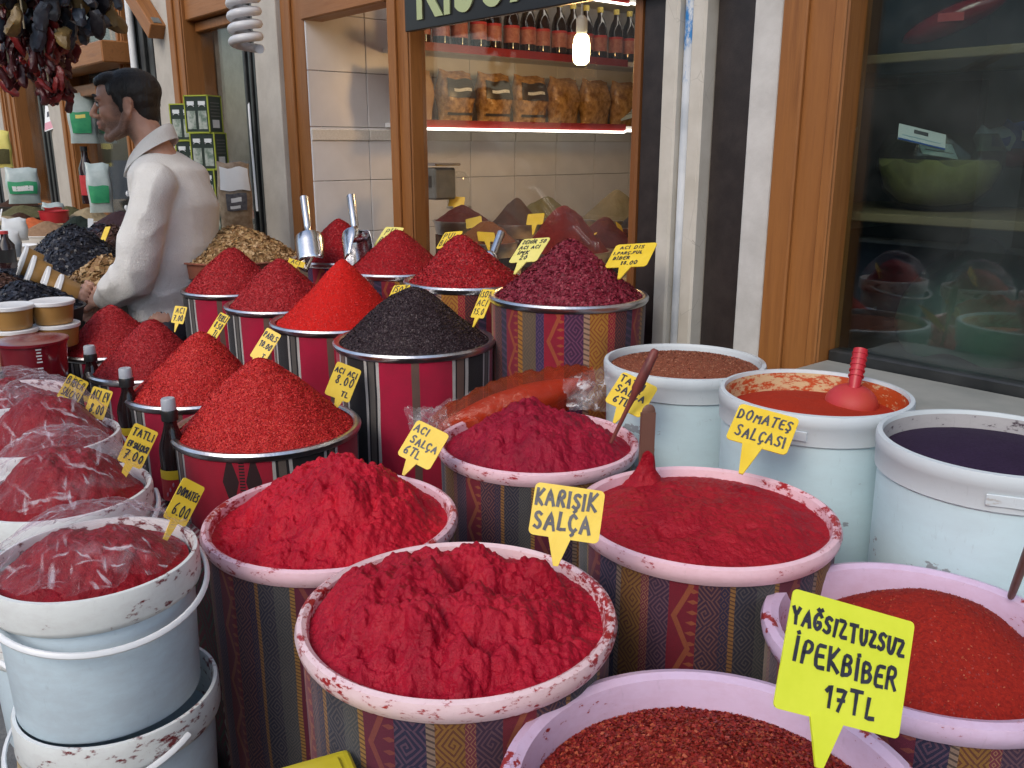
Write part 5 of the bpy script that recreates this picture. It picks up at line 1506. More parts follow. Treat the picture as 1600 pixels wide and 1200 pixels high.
# red see-through bucket with a printed oval
M['red_clear'] = simple('red_clear', (.16, .006, .014), (.22, .012, .02), 9, .15, spec=.7)
rb = at(62, 618, 2.42)
t = thing('red_bucket', 'red see-through plastic bucket with white scale and oval print 385 under the honey tubs', 'bucket', (rb.x, rb.y, rb.z), R(0))
hgt = .155
mb = MB(); mb.lathe([(.001, 0), (.070, 0), (.073, .004), (.086, hgt)], 48); mb.build('body', M['red_clear'], t, smooth=True)
mb = MB(); mb.lathe([(.086, hgt - .006), (.091, hgt - .004), (.091, hgt + .003), (.085, hgt + .004), (.001, hgt + .002)], 48); mb.build('lid', M['red_clear'], t, smooth=True)
def on_cyl(u, v, off=.0012):
    a = -math.pi / 2 + .42 + u / .08; r = .073 + .013 * v / hgt + off
    return (r * math.cos(a), r * math.sin(a), v)
mb = MB()
for i in range(13):
    if i == 7: continue
    w = .010 if i % 2 else .013; v = .040 + .0085 * i
    mb.add([on_cyl(.018 - w * .5, v), on_cyl(.018 + w * .5, v), on_cyl(.018 + w * .5, v + .0035), on_cyl(.018 - w * .5, v + .0035)], [(0, 1, 2, 3)])
mb.build('scale_print', M['card_white'], t)
mb = MB(); n = 40
for k in range(n):
    a0, a1 = 2 * math.pi * k / n, 2 * math.pi * (k + 1) / n
    f = lambda a, s: on_cyl(-.010 + .036 * s * math.cos(a), .026 + .0185 * s * math.sin(a))
    mb.add([f(a0, 1), f(a1, 1), f(a1, .88), f(a0, .88)], [(0, 1, 2, 3)])
mb.build('oval_print', M['card_white'], t)
mb2 = MB(); mb2.keep = True; write(mb2, '385', -.032, .016, .021, .046, .0045, np.random.RandomState(3), 0, sx=.9)
mb = MB(); mb.add([on_cyl(v[0] , v[1], .0014) for v in mb2.v], mb2.f); mb.build('lettering', M['card_white'], t)
t = thing('metal_rail', 'dark rail box under the board with the honey tubs', 'crate', at(18, 588, 2.62), ANG)
mb = MB(); mb.box((0, 0, -.06), (.28, .10, .12)); mb.build('side', M['black_metal'], t, bevel=.004)
mb = MB(); mb.box((0, 0, .004), (.29, .11, .008)); mb.build('rim', M['grey_metal'], t, bevel=.002)

# ------------------------------------------------------------------ raisins, nuts, pulses: trays and piles
M['raisin'] = powder('raisin_base', (.012, .014, .022), (.022, .022, .032), 60); M['flk_raisin'] = flake_mat('raisins', (.014, .018, .032), (.008, .010, .018), (.03, .034, .05), (.02, .02, .03), rough=.45, spec=.45)
M['brown_r'] = powder('brown_base', (.05, .024, .016), (.03, .014, .01), 60); M['flk_brown_r'] = flake_mat('brown_raisins', (.07, .03, .02), (.045, .02, .014), (.10, .05, .035), rough=.45)
M['nut'] = powder('nut_base', (.30, .18, .08), (.2, .11, .045), 60); M['flk_nut'] = flake_mat('nuts', (.42, .27, .12), (.34, .20, .085), (.25, .13, .05), (.5, .34, .18), rough=.55)
M['lentil'] = powder('lentil_base', (.62, .15, .05), (.5, .11, .035), 150)
M['sand'] = powder('sand_spice', (.32, .20, .12), (.25, .15, .085), 160)
M['olive'] = powder('olive_spice', (.13, .12, .055), (.085, .08, .035), 160)
M['tan'] = powder('tan_spice', (.36, .29, .18), (.28, .22, .13), 160)
M['dark_green'] = powder('dark_green_spice', (.012, .022, .018), (.02, .03, .024), 90)
M['dark_purple'] = powder('dark_purple_fruit', (.05, .025, .03), (.035, .018, .024), 60)
M['maroon_in'] = powder('maroon_spice', (.10, .012, .014), (.06, .008, .01), 140)
M['cocoa'] = powder('cocoa_spice', (.06, .026, .014), (.04, .018, .01), 140)
M['ochre_in'] = powder('ochre_spice', (.20, .07, .02), (.15, .05, .015), 140)
def pile(label, px, py, z, rad, H, base, fl=None, n=0, fs=.012, seed=1, tray=None, cat='pile', e=.2, squash=1.0, trayh=.05, name='spice_pile', aspect=.55, group='piles of dried fruit, nuts and spices', rest=None):
    """pile whose rim centre is seen at (px,py); tray = material of its flat-rimmed box or bowl"""
    p = at(px, py, z)
    o = heap(label, p, p.z, rad, H, M[base], M[fl] if fl else None, n, fs, seed=seed, e=e, conc=1, lump=.012, group=group, cat=cat, name=name, lowedge=.002, aspect=aspect)
    return o, p
def tray(label, p, rad, mat, h=.06, group='shallow trays of the far stall'):
    t = thing('display_tray', label, 'tray', (p.x, p.y, p.z - h + .004), 0, group)
    mb = MB(); mb.lathe([(.001, 0), (rad * .93, 0), (rad * .96, .005), (rad * 1.03, h - .006), (rad * 1.07, h - .005), (rad * 1.07, h), (rad * 1.02, h), (rad * .99, h - .02)], 40); mb.build('bowl', M[mat], t, smooth=True)
    return t
PL = [
 # label, px, py, z, rad, H, base, flakes, n, size, tray label, tray mat
 ('blue black raisins in the nearest pile, right behind the honey tubs', 45, 482, 2.98, .165, .10, 'raisin', 'flk_raisin', 1500, .013, 'wide dark tray under the nearest raisins', 'black_metal'),
 ('brown raisins at the left edge above the blue black ones', 6, 462, 3.16, .13, .09, 'brown_r', 'flk_brown_r', 900, .013, 'dark tray under the brown raisins', 'black_metal'),
 ('dark raisins at the left edge behind the brown ones', 12, 436, 3.42, .11, .05, 'raisin', 'flk_raisin', 500, .013, 'dark tray at the left edge behind the brown raisins', 'black_metal'),
 ('big pile of black currants with thin wooden skewers', 118, 420, 3.95, .26, .19, 'raisin', 'flk_raisin', 3200, .014, 'wide tray under the big black currant pile', 'board'),
 ('shelled almonds in front of the man\'s elbow', 172, 440, 3.72, .17, .11, 'nut', 'flk_nut', 700, .022, 'tray under the shelled almonds', 'grey_metal'),
 ('dark red dried fruit behind the man\'s arm with a yellow tag', 182, 385, 4.6, .17, .11, 'brown_r', 'flk_brown_r', 700, .016, 'pale tray under the dark red dried fruit', 'white_plastic'),
 ('orange lentil pile on the left stall', 52, 357, 5.6, .15, .07, 'lentil', None, 0, 0, 'white tray under the orange lentils', 'white_plastic'),
 ('sand coloured pile beside the orange lentils', 76, 366, 5.25, .17, .075, 'sand', None, 0, 0, 'white tray with pink side under the sand coloured pile', 'white_plastic'),
 ('dark green herb pile with a white card', 124, 366, 5.2, .15, .10, 'dark_green', None, 0, 0, 'white tray under the dark green herbs', 'white_plastic'),
 ('blackish fruit pile left of the man\'s chest', 160, 372, 5.0, .17, .08, 'dark_purple', 'flk_raisin', 600, .016, 'tray under the blackish fruit', 'white_plastic'),
 ('purple brown fruit pile just behind the man\'s chest', 186, 352, 5.6, .18, .09, 'dark_purple', None, 0, 0, 'white tray under the purple brown fruit', 'white_plastic'),
 ('tan pile behind the dark green herbs', 140, 344, 6.2, .17, .09, 'tan', None, 0, 0, 'white bowl under the tan pile', 'white_plastic'),
 ('olive brown pile left of the tan one', 108, 340, 6.6, .19, .08, 'olive', None, 0, 0, 'white bowl under the olive brown pile', 'white_plastic'),
 ('long olive green pile at the back of the left stall', 40, 338, 6.4, .22, .08, 'olive', None, 0, 0, 'black edged tray under the long olive green pile', 'black_metal'),
 ('dark brown pile under the green rice bag', 28, 322, 6.9, .16, .08, 'cocoa', None, 0, 0, 'tray under the dark brown pile', 'black_metal'),
 ('sandy pile at the left edge of the far stall', 8, 350, 5.9, .15, .06, 'tan', None, 0, 0, 'grey tray under the sandy pile', 'grey_metal'),
 ('grey brown pile between the olive pile and the lentils', 34, 352, 6.0, .16, .08, 'cocoa', None, 0, 0, 'grey tray under the grey brown pile', 'grey_metal'),
]
for i, (lb, px, py, z, rad, H, base, fl, n, fs, tl, tm) in enumerate(PL):
    o, p = pile(lb, px, py, z, rad, H, base, fl, n, fs, seed=100 + i)
    tray(tl, p, rad, tm)
    # whatever it stands on: a plain box riser up from the counter
    t_, n_ = tn(p); zt = .815 if t_ < 4.2 else (.84 if t_ < 6.12 else .90)
    if p.z - .06 > zt + .02:
        r_ = thing('riser_box', 'cardboard riser under the ' + lb.split(' with')[0].split(' behind')[0].split(' in front')[0] + ' tray', 'box', (p.x, p.y, zt), ANG, 'risers on the left stall')
        mb = MB(); mb.box((0, 0, (p.z - .06 - zt) / 2), (rad * 1.5, rad * 1.5, p.z - .06 - zt)); mb.build('carton', M['board'], r_, bevel=.003)
        mb = MB(); mb.box((0, -rad * .752, (p.z - .06 - zt) / 2), (rad * .5, .002, (p.z - .06 - zt) * .3)); mb.build('flap_tape', M['concrete'], r_)
# walnut tray behind the man
M['terracotta'] = simple('terracotta', (.30, .10, .06), (.36, .14, .09), 8, .6)
o, p = pile('mixed shelled nuts heaped behind the man, left of the metal scoops', 372, 402, 3.60, .24, .13, 'nut', 'flk_nut', 3500, .014, seed=150)
tray('reddish brown tray holding the mixed nuts', p, .24, 'terracotta', .07)
mb = MB(); mb.box((0, 0, 0), (.3, .25, p.z - .065 - .90)); r_ = thing('riser_box', 'box under the reddish brown nut tray', 'box', (p.x, p.y, .90 + (p.z - .965) / 2), ANG, 'risers on the left stall'); mb.build('carton', M['board'], r_)
# skewers in the currants, white scoops and cards
for i, (a, b) in enumerate((((78, 412), (60, 409)), ((102, 416), (76, 424)))):
    A, Bq = at(*a, 3.80), at(*b, 3.72)
    mb = MB(); mb.tube([A, Bq], .004, 8); tag(mb.build('wooden_skewer', M['board']), ['upper', 'lower'][i] + ' thin wooden skewer lying on the black currants', 'skewer', 'skewers on the currants')
price_tag('plain yellow tag on the dark fruit before the man\'s chest', (161, 353), (173, 354), (153, 385), 4.4, [], 'yellow_card', .05, 40)
M['card_w2'] = simple('card_w2', (.62, .66, .68), (.70, .73, .75), 10, .6)
price_tag('small white card in the dark green herbs', (137, 341), (144, 341), (139, 359), 5.0, [], 'card_w2', .04, 41, group='white cards on the far stall')
price_tag('small white card at the far left pile', (0, 326), (4, 326), (-2, 346), 5.6, [], 'card_w2', .04, 42, group='white cards on the far stall')
# dark bottle with red cap at left edge, wrapped white packs
def far_bottle(label, px, py, z, h, r, cap, lab):
    p = at(px, py, z)
    t = thing('sauce_bottle', label, 'bottle', p, 0, 'dark sauce bottles of the left stall')
    mb = MB(); mb.lathe([(.001, 0), (r, 0), (r, h * .62), (r * .45, h * .80), (r * .42, h * .93)], 24); mb.build('glass', M['dark_glass'], t, smooth=True)
    mb = MB(); mb.lathe([(r * .48, h * .92), (r * .48, h), (.001, h)], 18); mb.build('cap', M[cap], t, smooth=True)
    mb = MB(); mb.lathe([(r * 1.02, h * .15), (r * 1.02, h * .5)], 24); mb.build('label', M[lab], t, smooth=True)
    return t
far_bottle('dark bottle with a red cap at the left edge', 14, 418, 3.3, .135, .030, 'red_print', 'black_plastic')
far_bottle('dark bottle with red and white label, left of the man\'s chin', 141, 318, 6.4, .40, .05, 'black_plastic', 'red_print')
def pack(label, px, py, z, w, h, d, mat, cat='package', group=None, rz=None, top=None, prints=()):
    """soft filled bag standing or hanging: pillow shape with crimped top"""
    p = at(px, py, z)
    t = thing('food_bag', label, cat, p, R(24) if rz is None else rz, group)
    m, n = 18, 24; V = []; F = []
    for i in range(m):
        v = i / (m - 1); th = d * .5 * (math.sin(math.pi * min(1, v * .9 + .08)) ** .6) * (1 if v < .9 else max(.06, (1 - v) / .1))
        for j in range(n):
            a = 2 * math.pi * j / n
            cx = math.copysign(abs(math.cos(a)) ** .55, math.cos(a)); sy = math.copysign(abs(math.sin(a)) ** .8, math.sin(a))
            V.append((w * .5 * cx * (1 - .05 * math.sin(v * 9)), th * sy * (1 + .12 * math.sin(7 * v + 3 * cx)), h * v + .006 * math.sin(5 * cx) * v))
    for i in range(m - 1):
        for j in range(n):
            F.append((i * n + j, i * n + (j + 1) % n, (i + 1) * n + (j + 1) % n, (i + 1) * n + j))
    mb = MB(); mb.add(V, F); mb.add([V[k] for k in range(n)], [tuple(reversed(range(n)))]); mb.build('bag', M[mat], t, smooth=True)
    for nm, m_, x0, x1, v0, v1 in prints:
        k1_, k2_ = 8, 6; V2 = []; F2 = []
        for i in range(k2_):
            v = v0 + (v1 - v0) * i / (k2_ - 1); th = d * .5 * (math.sin(math.pi * min(1, v * .9 + .08)) ** .6)
            for j in range(k1_):
                x = x0 + (x1 - x0) * j / (k1_ - 1)
                cc = min(.999, abs(x) * 2) ** (1 / .55); sy = -math.sqrt(1 - cc * cc) ** .8
                V2.append((x * w * (1 - .05 * math.sin(v * 9)), th * sy * 1.13 - .004, h * v + .006 * math.sin(5 * x * 2) * v))
        for i in range(k2_ - 1):
            for j in range(k1_ - 1): F2.append((i * k1_ + j, i * k1_ + j + 1, (i + 1) * k1_ + j + 1, (i + 1) * k1_ + j))
        q = MB(); q.add(V2, F2); q.build(nm, M[m_], t, smooth=True)
    return t
M['bag_white'] = simple('bag_white', (.36, .45, .45), (.47, .55, .55), 14, .3, .3, 20)
grn = (('green_panel', 'green_print', -.42, .42, .28, .62), ('pale_panel', 'card_white', -.3, .3, .36, .50))
pack('white and green rice bag hanging on the cream pilaster, left of the man\'s face', 133, 224, 6.6, .19, .36, .07, 'bag_white', group='white and green rice bags', prints=(('green_panel', 'green_print', -.40, .30, .20, .62), ('yellow_panel', 'yellow_pale', -.22, .12, .50, .57)))
pack('white and green rice bag standing at the back of the far left stall', 40, 318, 6.6, .22, .26, .09, 'bag_white', group='white and green rice bags', prints=grn)
pack('white and green rice bag leaning behind the man\'s collar', 160, 332, 5.9, .15, .32, .08, 'bag_white', group='white and green rice bags', prints=(('green_panel', 'green_print', -.42, .36, .2, .55),))
M['nut_bag'] = simple('nut_bag', (.20, .14, .09), (.36, .29, .21), 24, .25, .5, 26)
pack('clear bag with black and white print leaning on the far pilaster, over the nuts', 372, 366, 4.05, .145, .32, .08, 'nut_bag', group=None, prints=(('clear_top', 'card_w2', -.44, .44, .62, .93), ('dark_print', 'ink_grey', -.30, .30, .34, .58), ('pale_print', 'card_w2', -.16, .14, .46, .52), ('pale_print', 'card_w2', -.2, .1, .37, .41)))
t = pack('orange pack beside the dark bottle on the left stall', 140, 250, 7.0, .13, .18, .06, 'red_clear', prints=(('orange_panel', 'ochre_in', -.3, .3, .2, .7),))
pack('yellow pack at the far left edge of the stall', 4, 262, 7.4, .17, .30, .08, 'yellow_pale', prints=(('olive_panel', 'olive', -.4, .4, .1, .5),))
pack('white pack with red foot standing on the far trays', 84, 330, 6.3, .14, .06, .10, 'bag_white', prints=(('red_panel', 'red_print', -.4, .4, .1, .5),))
M['red_bowl'] = simple('red_bowl', (.42, .02, .03), None, rough=.35)
tray('small red bowl between the far piles', at(84, 330, 6.0), .09, 'red_bowl', .08)
tray('white bowl left of the lentils on the far stall', at(27, 384, 4.6), .09, 'white_plastic', .07)
pack('crumpled white paper pack at the lentils', 26, 376, 4.75, .12, .12, .08, 'card_w2')
pack('clear wrapped white pack at the left edge under the paper pack', 8, 402, 3.9, .14, .12, .10, 'card_w2')

# posters and signs on the far pilasters
def flat_sign(label, TL, TR, BL, z, mat, prints, cat='poster', name='poster'):
    t = price_tag(label, TL, TR, BL, z, [], mat, .001, 50, group=None, radius=.01)
    t.name = name; t['category'] = cat
    ch = [c for c in bpy.data.objects if c.parent == t]
    for c in ch:
        if c.name.startswith('stake'): bpy.data.objects.remove(c)
    card = [c for c in bpy.data.objects if c.parent == t][0]
    xs = [v.co.x for v in card.data.vertices]; ys = [v.co.y for v in card.data.vertices]
    w, h = max(xs) - min(xs), max(ys) - min(ys)
    for nm, m_, x0, x1, y0, y1 in prints:
        mb = MB(); mb.span((-w / 2 + w * x0, -h / 2 + h * y0, .001), (-w / 2 + w * x1, -h / 2 + h * y1, .0022)); mb.build(nm, M[m_], t)
    return t
flat_sign('white poster with blue top and pink foot hanging on the dark far pilaster', (64, 120), (92, 116), (70, 206), 7.2, 'card_white', (('blue_panel', 'card_blue', .06, .94, .62, .96), ('pink_band', 'pink_print', .02, .98, .02, .16), ('pink_stripe', 'pink_print', .3, .8, .5, .56), ('text_block', 'ink_grey', .16, .8, .26, .36)))
M['yellow_red'] = simple('yellow_red', (.62, .44, .03), None, rough=.5)
flat_sign('yellow sign with red top and bottom stripes behind the man\'s head', (258, 156), (277, 158), (259, 209), 5.6, 'yellow_red', (('red_band', 'red_print', .0, 1, .86, .99), ('red_foot', 'red_print', .0, 1, .01, .08), ('red_text', 'red_print', .2, .8, .5, .56)), 'sign', 'wall_sign')
flat_sign('small yellow label under the wooden transom', (188, 106), (222, 98), (189, 116), 6.3, 'yellow_red', (('ink_text', 'ink', .3, .7, .4, .6),), 'sign', 'wall_sign')

# soap boxes
M['box_green'] = simple('box_green', (.018, .032, .026), (.028, .045, .036), 9, .4); M['box_edge'] = simple('box_edge', (.32, .38, .04), None, rough=.45)
M['box_pic'] = simple('box_pic', (.12, .18, .14), (.42, .46, .42), 28, .45, lo=.4, hi=.6)
bw, bd, bh = .125, .105, .165
def soap_box():
    t = thing('soap_box', 'x', 'box', (0, 0, 0), 0, 'dark green soap boxes stacked by the window')
    mb = MB(); mb.box((0, 0, bh / 2), (bw, bd, bh)); mb.build('carton', M['box_green'], t, bevel=.001)
    mb = MB(); e = .006
    for x in (-bw / 2, bw / 2):
        for y in (-bd / 2, bd / 2): mb.box((x, y, bh / 2), (e, e, bh + .002))
    for z in (0, bh):
        for y in (-bd / 2, bd / 2): mb.box((0, y, z), (bw + .005, e, e))
        for x in (-bw / 2, bw / 2): mb.box((x, 0, z), (e, bd + .005, e))
    mb.build('green_edging', M['box_edge'], t)
    for j in (-1, 1):
        mb = MB(); mb.box((j * bw * .24, -bd / 2 - .0012, bh * .34), (bw * .36, .002, bh * .5)); mb.build('picture', M['box_pic'], t)
        mb = MB(); mb.box((j * bw * .24, -bd / 2 - .0012, bh * .80), (bw * .30, .002, bh * .10)); mb.build('title', M['card_w2'], t)
        mb = MB(); mb.tube([(j * bw * .24 + bw * .13 * math.cos(R(a)), -bd / 2 - .0016, bh * .70 + bh * .05 * math.sin(R(a))) for a in range(0, 181, 20)], .0018, 6); mb.build('title_arc', M['card_w2'], t)
    mb = MB(); mb.box((bw / 2 + .0012, 0, bh * .24), (.002, bd * .5, bh * .22)); mb.build('side_label', M['card_w2'], t)
    mb = MB()
    for k in range(5): mb.box((bw / 2 + .0012, 0, bh * (.45 + .09 * k)), (.002, bd * (.7 - .05 * (k % 2)), bh * .025))
    mb.build('side_text', M['grey_metal'], t)
    return t
sbx = soap_box(); c_ = at(332, 338, 4.30); z0 = .90
stz = c_.z - .02
names = ['at the foot of', 'second from the bottom of', 'third from the bottom of', 'on top of']
bxs = []
base = (c_.x, c_.y)
k = 0
for s, (ox, oy, nm) in enumerate(((0, 0, 'the right-hand stack by the window'), (-.095, .065, 'the left-hand stack behind the man'))):
    for j in range(4):
        o = sbx if k == 0 else copy_tree(sbx); k += 1
        top = at(332, 152, 4.30).z
        o.location = (base[0] + ox - .006 * (3 - j) * 0 + (.016, .006, .012, 0)[j], base[1] + oy, top - (4 - j) * (bh + .003) - s * .035)
        o.rotation_euler.z = R(-16) + R((4, -3, 3, 0)[j])
        o['label'] = 'dark green soap box ' + names[j] + ' ' + nm
lowz = at(332, 152, 4.30).z - 4 * (bh + .003) - .035
t = thing('riser_box', 'box under the stacked soap boxes', 'box', (base[0] - .04, base[1] + .03, .90), R(-16), 'risers on the left stall')
mb = MB(); mb.box((0, 0, (lowz - .90) / 2), (.28, .16, lowz - .902)); mb.build('carton', M['board'], t)

# spiral lamp hanging at the near cream pilaster with its cable
t = thing('spiral_lamp', 'big white spiral energy saving lamp hanging before the cream pilaster', 'lamp', at(386, 85, 3.55))
rad, turns, hh = .052, 5.5, .26
n = 150; pts = []
for i in range(n):
    s = i / (n - 1); a = 2 * math.pi * turns * s; pts.append((rad * math.cos(a), rad * math.sin(a), .02 + hh * s))
M['lamp_white'] = simple('lamp_white', (.62, .63, .66), (.70, .71, .73), 8, .3)
mb = MB(); mb.tube(pts, .0175, 12); mb.build('glass_spiral', M['lamp_white'], t, smooth=True)
mb = MB(); mb.lathe([(.02, hh - .01), (.045, hh + .03), (.045, hh + .11), (.025, hh + .12), (.02, hh + .20), (.001, hh + .20)], 28); mb.build('base', M['lamp_white'], t, smooth=True)
mb = MB(); mb.tube([(0, 0, hh + .19), (0, 0, hh + .75)], .005, 8); mb.build('cable', M['black_plastic'], t, smooth=True)
t = tag(MB().tube([at(383, 60, 4.4) + Vector((0, 0, .2)), at(385, 110, 4.4), at(392, 210, 4.4), at(402, 330, 4.38)], .006, 8).build('white_cable', M['white_paint'], smooth=True), 'thin white cable running down the dark metal panel behind the spiral lamp', 'cable')

# wooden awning arm and struts above the transom
def beam(label, a, b, w, d, mat, name='awning_strut', group=None):
    a, b = Vector(a), Vector(b); L = (b - a).length
    t = thing(name, label, 'beam', a, 0, group); t.rotation_mode = 'QUATERNION'; t.rotation_quaternion = (b - a).to_track_quat('Z', 'Y')
    mb = MB(); mb.box((0, 0, L / 2), (w, d, L)); mb.build('timber', M[mat], t, bevel=.004)
    mb = MB(); mb.box((0, d / 2 + .002, L * .92), (w * .5, .004, .05)); mb.build('bracket', M['grey_metal'], t)
    return t
beam('orange wooden arm slanting down from the top beside the white pipe', at(196, -30, 5.2), at(246, 50, 5.0), .09, .09, 'oak')
beam('left leg of the pale wooden V strut on the transom', at(183, 80, 6.2), at(163, -30, 6.2), .05, .05, 'oak', group='V strut')
beam('right leg of the pale wooden V strut on the transom', at(188, 80, 6.2), at(203, -30, 6.2), .06, .05, 'oak', group='V strut')

# strings of dried aubergines and peppers
M['aubergine'] = simple('aubergine_skin', (.022, .024, .034), (.07, .085, .11), 16, .38, .4, 30); M['aubergine_b'] = simple('aubergine_brown', (.10, .06, .02), (.2, .13, .04), 18, .5, .4, 30)
M['aubergine_c'] = simple('aubergine_dark', (.008, .007, .010), (.02, .018, .022), 18, .4, .4, 30)
M['pepper_r'] = simple('pepper_red', (.11, .008, .010), (.20, .016, .014), 20, .35, .4, 40); M['pepper_d'] = simple('pepper_dark', (.03, .004, .006), (.06, .006, .008), 20, .4, .4, 40)
def dried(L, r, seed, flat=.75):
    rs = np.random.RandomState(seed); m, n = 9, 12; V = []; F = []
    for i in range(m):
        s = i / (m - 1); rr = r * (.35 + .65 * math.sin(math.pi * (.12 + .80 * s)) ** .8) * (1 if i < m - 1 else .25)
        for j in range(n):
            a = 2 * math.pi * j / n; q = rr * (1 + .22 * rs.normal() * .6 + .12 * math.sin(3 * a + seed + 4 * s))
            V.append((q * math.cos(a) + .012 * math.sin(3 * s + seed), q * math.sin(a) * flat, -L * s))
    for i in range(m - 1):
        for j in range(n): F.append((i * n + j, i * n + (j + 1) % n, (i + 1) * n + (j + 1) % n, (i + 1) * n + j))
    mb = MB(); mb.add(V, F); mb.add([V[k] for k in range(n)], [tuple(range(n))]); mb.add([V[(m - 1) * n + k] for k in range(n)], [tuple(reversed(range(n)))])
    return mb
ames = [dried(.095, .025, k).mesh('aubergine', M[['aubergine', 'aubergine_c', 'aubergine', 'aubergine_b', 'aubergine_c'][k]], True) for k in range(5)]
pmes = [dried(.065, .014, 20 + k, .5).mesh('pepper', M[['pepper_r', 'pepper_d', 'pepper_d'][k]], True) for k in range(3)]
rs = np.random.RandomState(12)
def string(label, px, z, ytop, ybot, meshes, step, spread, name, pname, cat):
    T, Bt = at(px, ytop, z), at(px, ybot, z)
    t = thing(name, label, cat, (T.x, T.y, T.z), 0, 'strings of dried vegetables hung up at the top left')
    L = T.z - Bt.z
    mb = MB(); mb.tube([(0, 0, 0), (0, 0, -L)], .003, 6); mb.build('cord', M['cord'], t)
    k = 0; zz = .02
    while zz < L:
        for q in range(2 if pname == 'aubergine' else 3):
            o = link(pname, meshes[rs.randint(len(meshes))], t); a = rs.rand() * 6.28
            o.location = (spread * math.cos(a), spread * math.sin(a), -zz + rs.uniform(-.02, .02)); o.rotation_euler = (rs.uniform(-.7, .7), rs.uniform(-.7, .7), a); sc = rs.uniform(.8, 1.2); o.scale = (sc, sc, sc); k += 1
        zz += step * .8
for i, (px, z, yb) in enumerate(((-12, 2.9, 22), (16, 2.85, 40), (42, 3.0, 30), (66, 2.9, 46), (92, 3.05, 34), (112, 2.95, 12), (134, 3.0, 22), (150, 3.1, 4), (30, 3.2, 62), (78, 3.2, 64))):
    string(['dried aubergine string at the very left edge', 'dried aubergine string with a bluish tail, second from the left', 'dried aubergine string, third from the left', 'dried aubergine string reaching low above the red peppers', 'dried aubergine string before the cream pilaster', 'short dried aubergine string right of the cream pilaster', 'dried aubergine string above the wooden transom', 'shortest dried aubergine string, rightmost', 'dried aubergine string in the back row on the left', 'dried aubergine string in the back row over the poster'][i], px, z, -120, yb, ames, .075, .035, 'aubergine_string', 'aubergine', 'dried vegetables')
for i, (px, z, yt, yb) in enumerate(((2, 2.95, 20, 110), (24, 3.05, 30, 104), (48, 2.92, 34, 140), (66, 3.0, 40, 144), (-14, 2.9, 20, 118), (80, 3.1, 44, 70))):
    string(['dark red pepper string at the left edge', 'dark red pepper string left of the longest ones', 'long dried red pepper string with an orange tip', 'longest dried red pepper string, hanging before the poster', 'dark pepper string cut by the left edge', 'short dark pepper string below the aubergines'][i], px, z, yt - 120, yb, pmes, .026, .026, 'pepper_string', 'pepper', 'dried vegetables')
pole = MB(); a, b = at(-60, -128, 2.95), at(190, -112, 3.05); pole.tube([a - a, b - a], .014, 10)
t = thing('hanging_pole', 'wooden pole on two arms from which the dried vegetable strings hang', 'pole', a)
pole.build('rod', M['board'], t, smooth=True)
for q in (a.lerp(b, .12), a.lerp(b, .92)):
    t_, n_ = tn(q); mb = MB(); mb.tube([q - a, W(t_, 1.97, 2.74) - a], .016, 8); mb.build('arm', M['board'], t, smooth=True)

# ------------------------------------------------------------------ inside the lit shop
IN = lambda t, n, z: W(t, n, z)
shelf_z = [(1.512, True), (1.845, False), (2.16, True)]
for i, (z, led) in enumerate(shelf_z):
    t = thing('wall_shelf', ['lowest shelf on the tiled wall, carrying golden bags above its white light strip', 'middle shelf on the tiled wall with dark bottles and a red edge', 'top shelf on the tiled wall with a white light strip'][i], 'shelf', (0, 0, 0), ANG, 'shelves on the tiled shop wall')
    mb = MB(); mb.span((-3.738, 2.35, z), (-3.47, 5.15, z + .020)); mb.build('board', M['white_paint'], t)
    mb = MB()
    for s in (0, 1): mb.span((-3.468, 2.36 + 1.42 * s, z - .006), (-3.462, 3.72 + 1.42 * s, z + .030))
    mb.build('red_edge', M['red_strip'], t)
    if led:
        mb = MB(); mb.tube([(-3.455, 2.36, z - .010), (-3.455, 3.70, z - .012), (-3.455, 3.72, z - .004), (-3.455, 5.12, z - .008)], .0055, 8); mb.build('light_strip', M['led'], t)
def shelf_bottle():
    t = thing('shelf_bottle', 'x', 'bottle', (0, 0, 0), 0, 'dark syrup bottles on the middle shelf of the shop')
    mb = MB(); mb.lathe([(.001, 0), (.038, 0), (.040, .005), (.040, .155), (.030, .195), (.015, .225), (.0145, .26)], 24); mb.build('glass', M['dark_glass'], t, smooth=True)
    mb = MB(); mb.lathe([(.0408, .05), (.0408, .125)], 24); lb = mb.build('label', M['label_or'], t, smooth=True)
    mb = MB(); mb.lathe([(.0412, .118), (.0412, .130)], 24); mb.build('label_band', M['red_print'], lb, smooth=True)
    mb = MB(); mb.lathe([(.0165, .245), (.0165, .272), (.001, .272)], 18); mb.build('cap', M['yellow_pale'], t, smooth=True)
    return t
M['label_or'] = simple('label_or', (.50, .16, .02), (.62, .34, .05), 40, .5); M['label_red'] = simple('label_red', (.30, .08, .06), (.46, .2, .14), 40, .5)
ORD = 'first second third fourth fifth sixth seventh eighth ninth tenth eleventh twelfth thirteenth fourteenth fifteenth sixteenth seventeenth eighteenth nineteenth twentieth'.split()
sbt = shelf_bottle(); nb = 24
for i in range(nb):
    o = sbt if i == 0 else copy_tree(sbt)
    o.location = W(3.565 - .0 * i, 2.46 + .105 * i + rs.uniform(-.01, .01), 1.866); o.rotation_euler.z = rs.uniform(0, 6)
    o['label'] = 'dark syrup bottle with orange label on the middle shop shelf, ' + (ORD[i - 4] + ' from the left')
    if i < 4:
        for c in bpy.data.objects:
            if c.parent == o and c.name.startswith('label'):
                c.data = c.data.copy(); c.data.materials[0] = M['label_red']
        o['label'] = 'dark bottle with pale red label on the middle shop shelf, ' + ORD[i] + ' from the left'
for i in range(10):
    o = copy_tree(sbt); o.location = W(3.60, 2.6 + .22 * i, 2.182); o['label'] = 'dark bottle on the top shop shelf near the ceiling, ' + ORD[i] + ' from the left'; o['group'] = 'dark bottles on the top shop shelf'
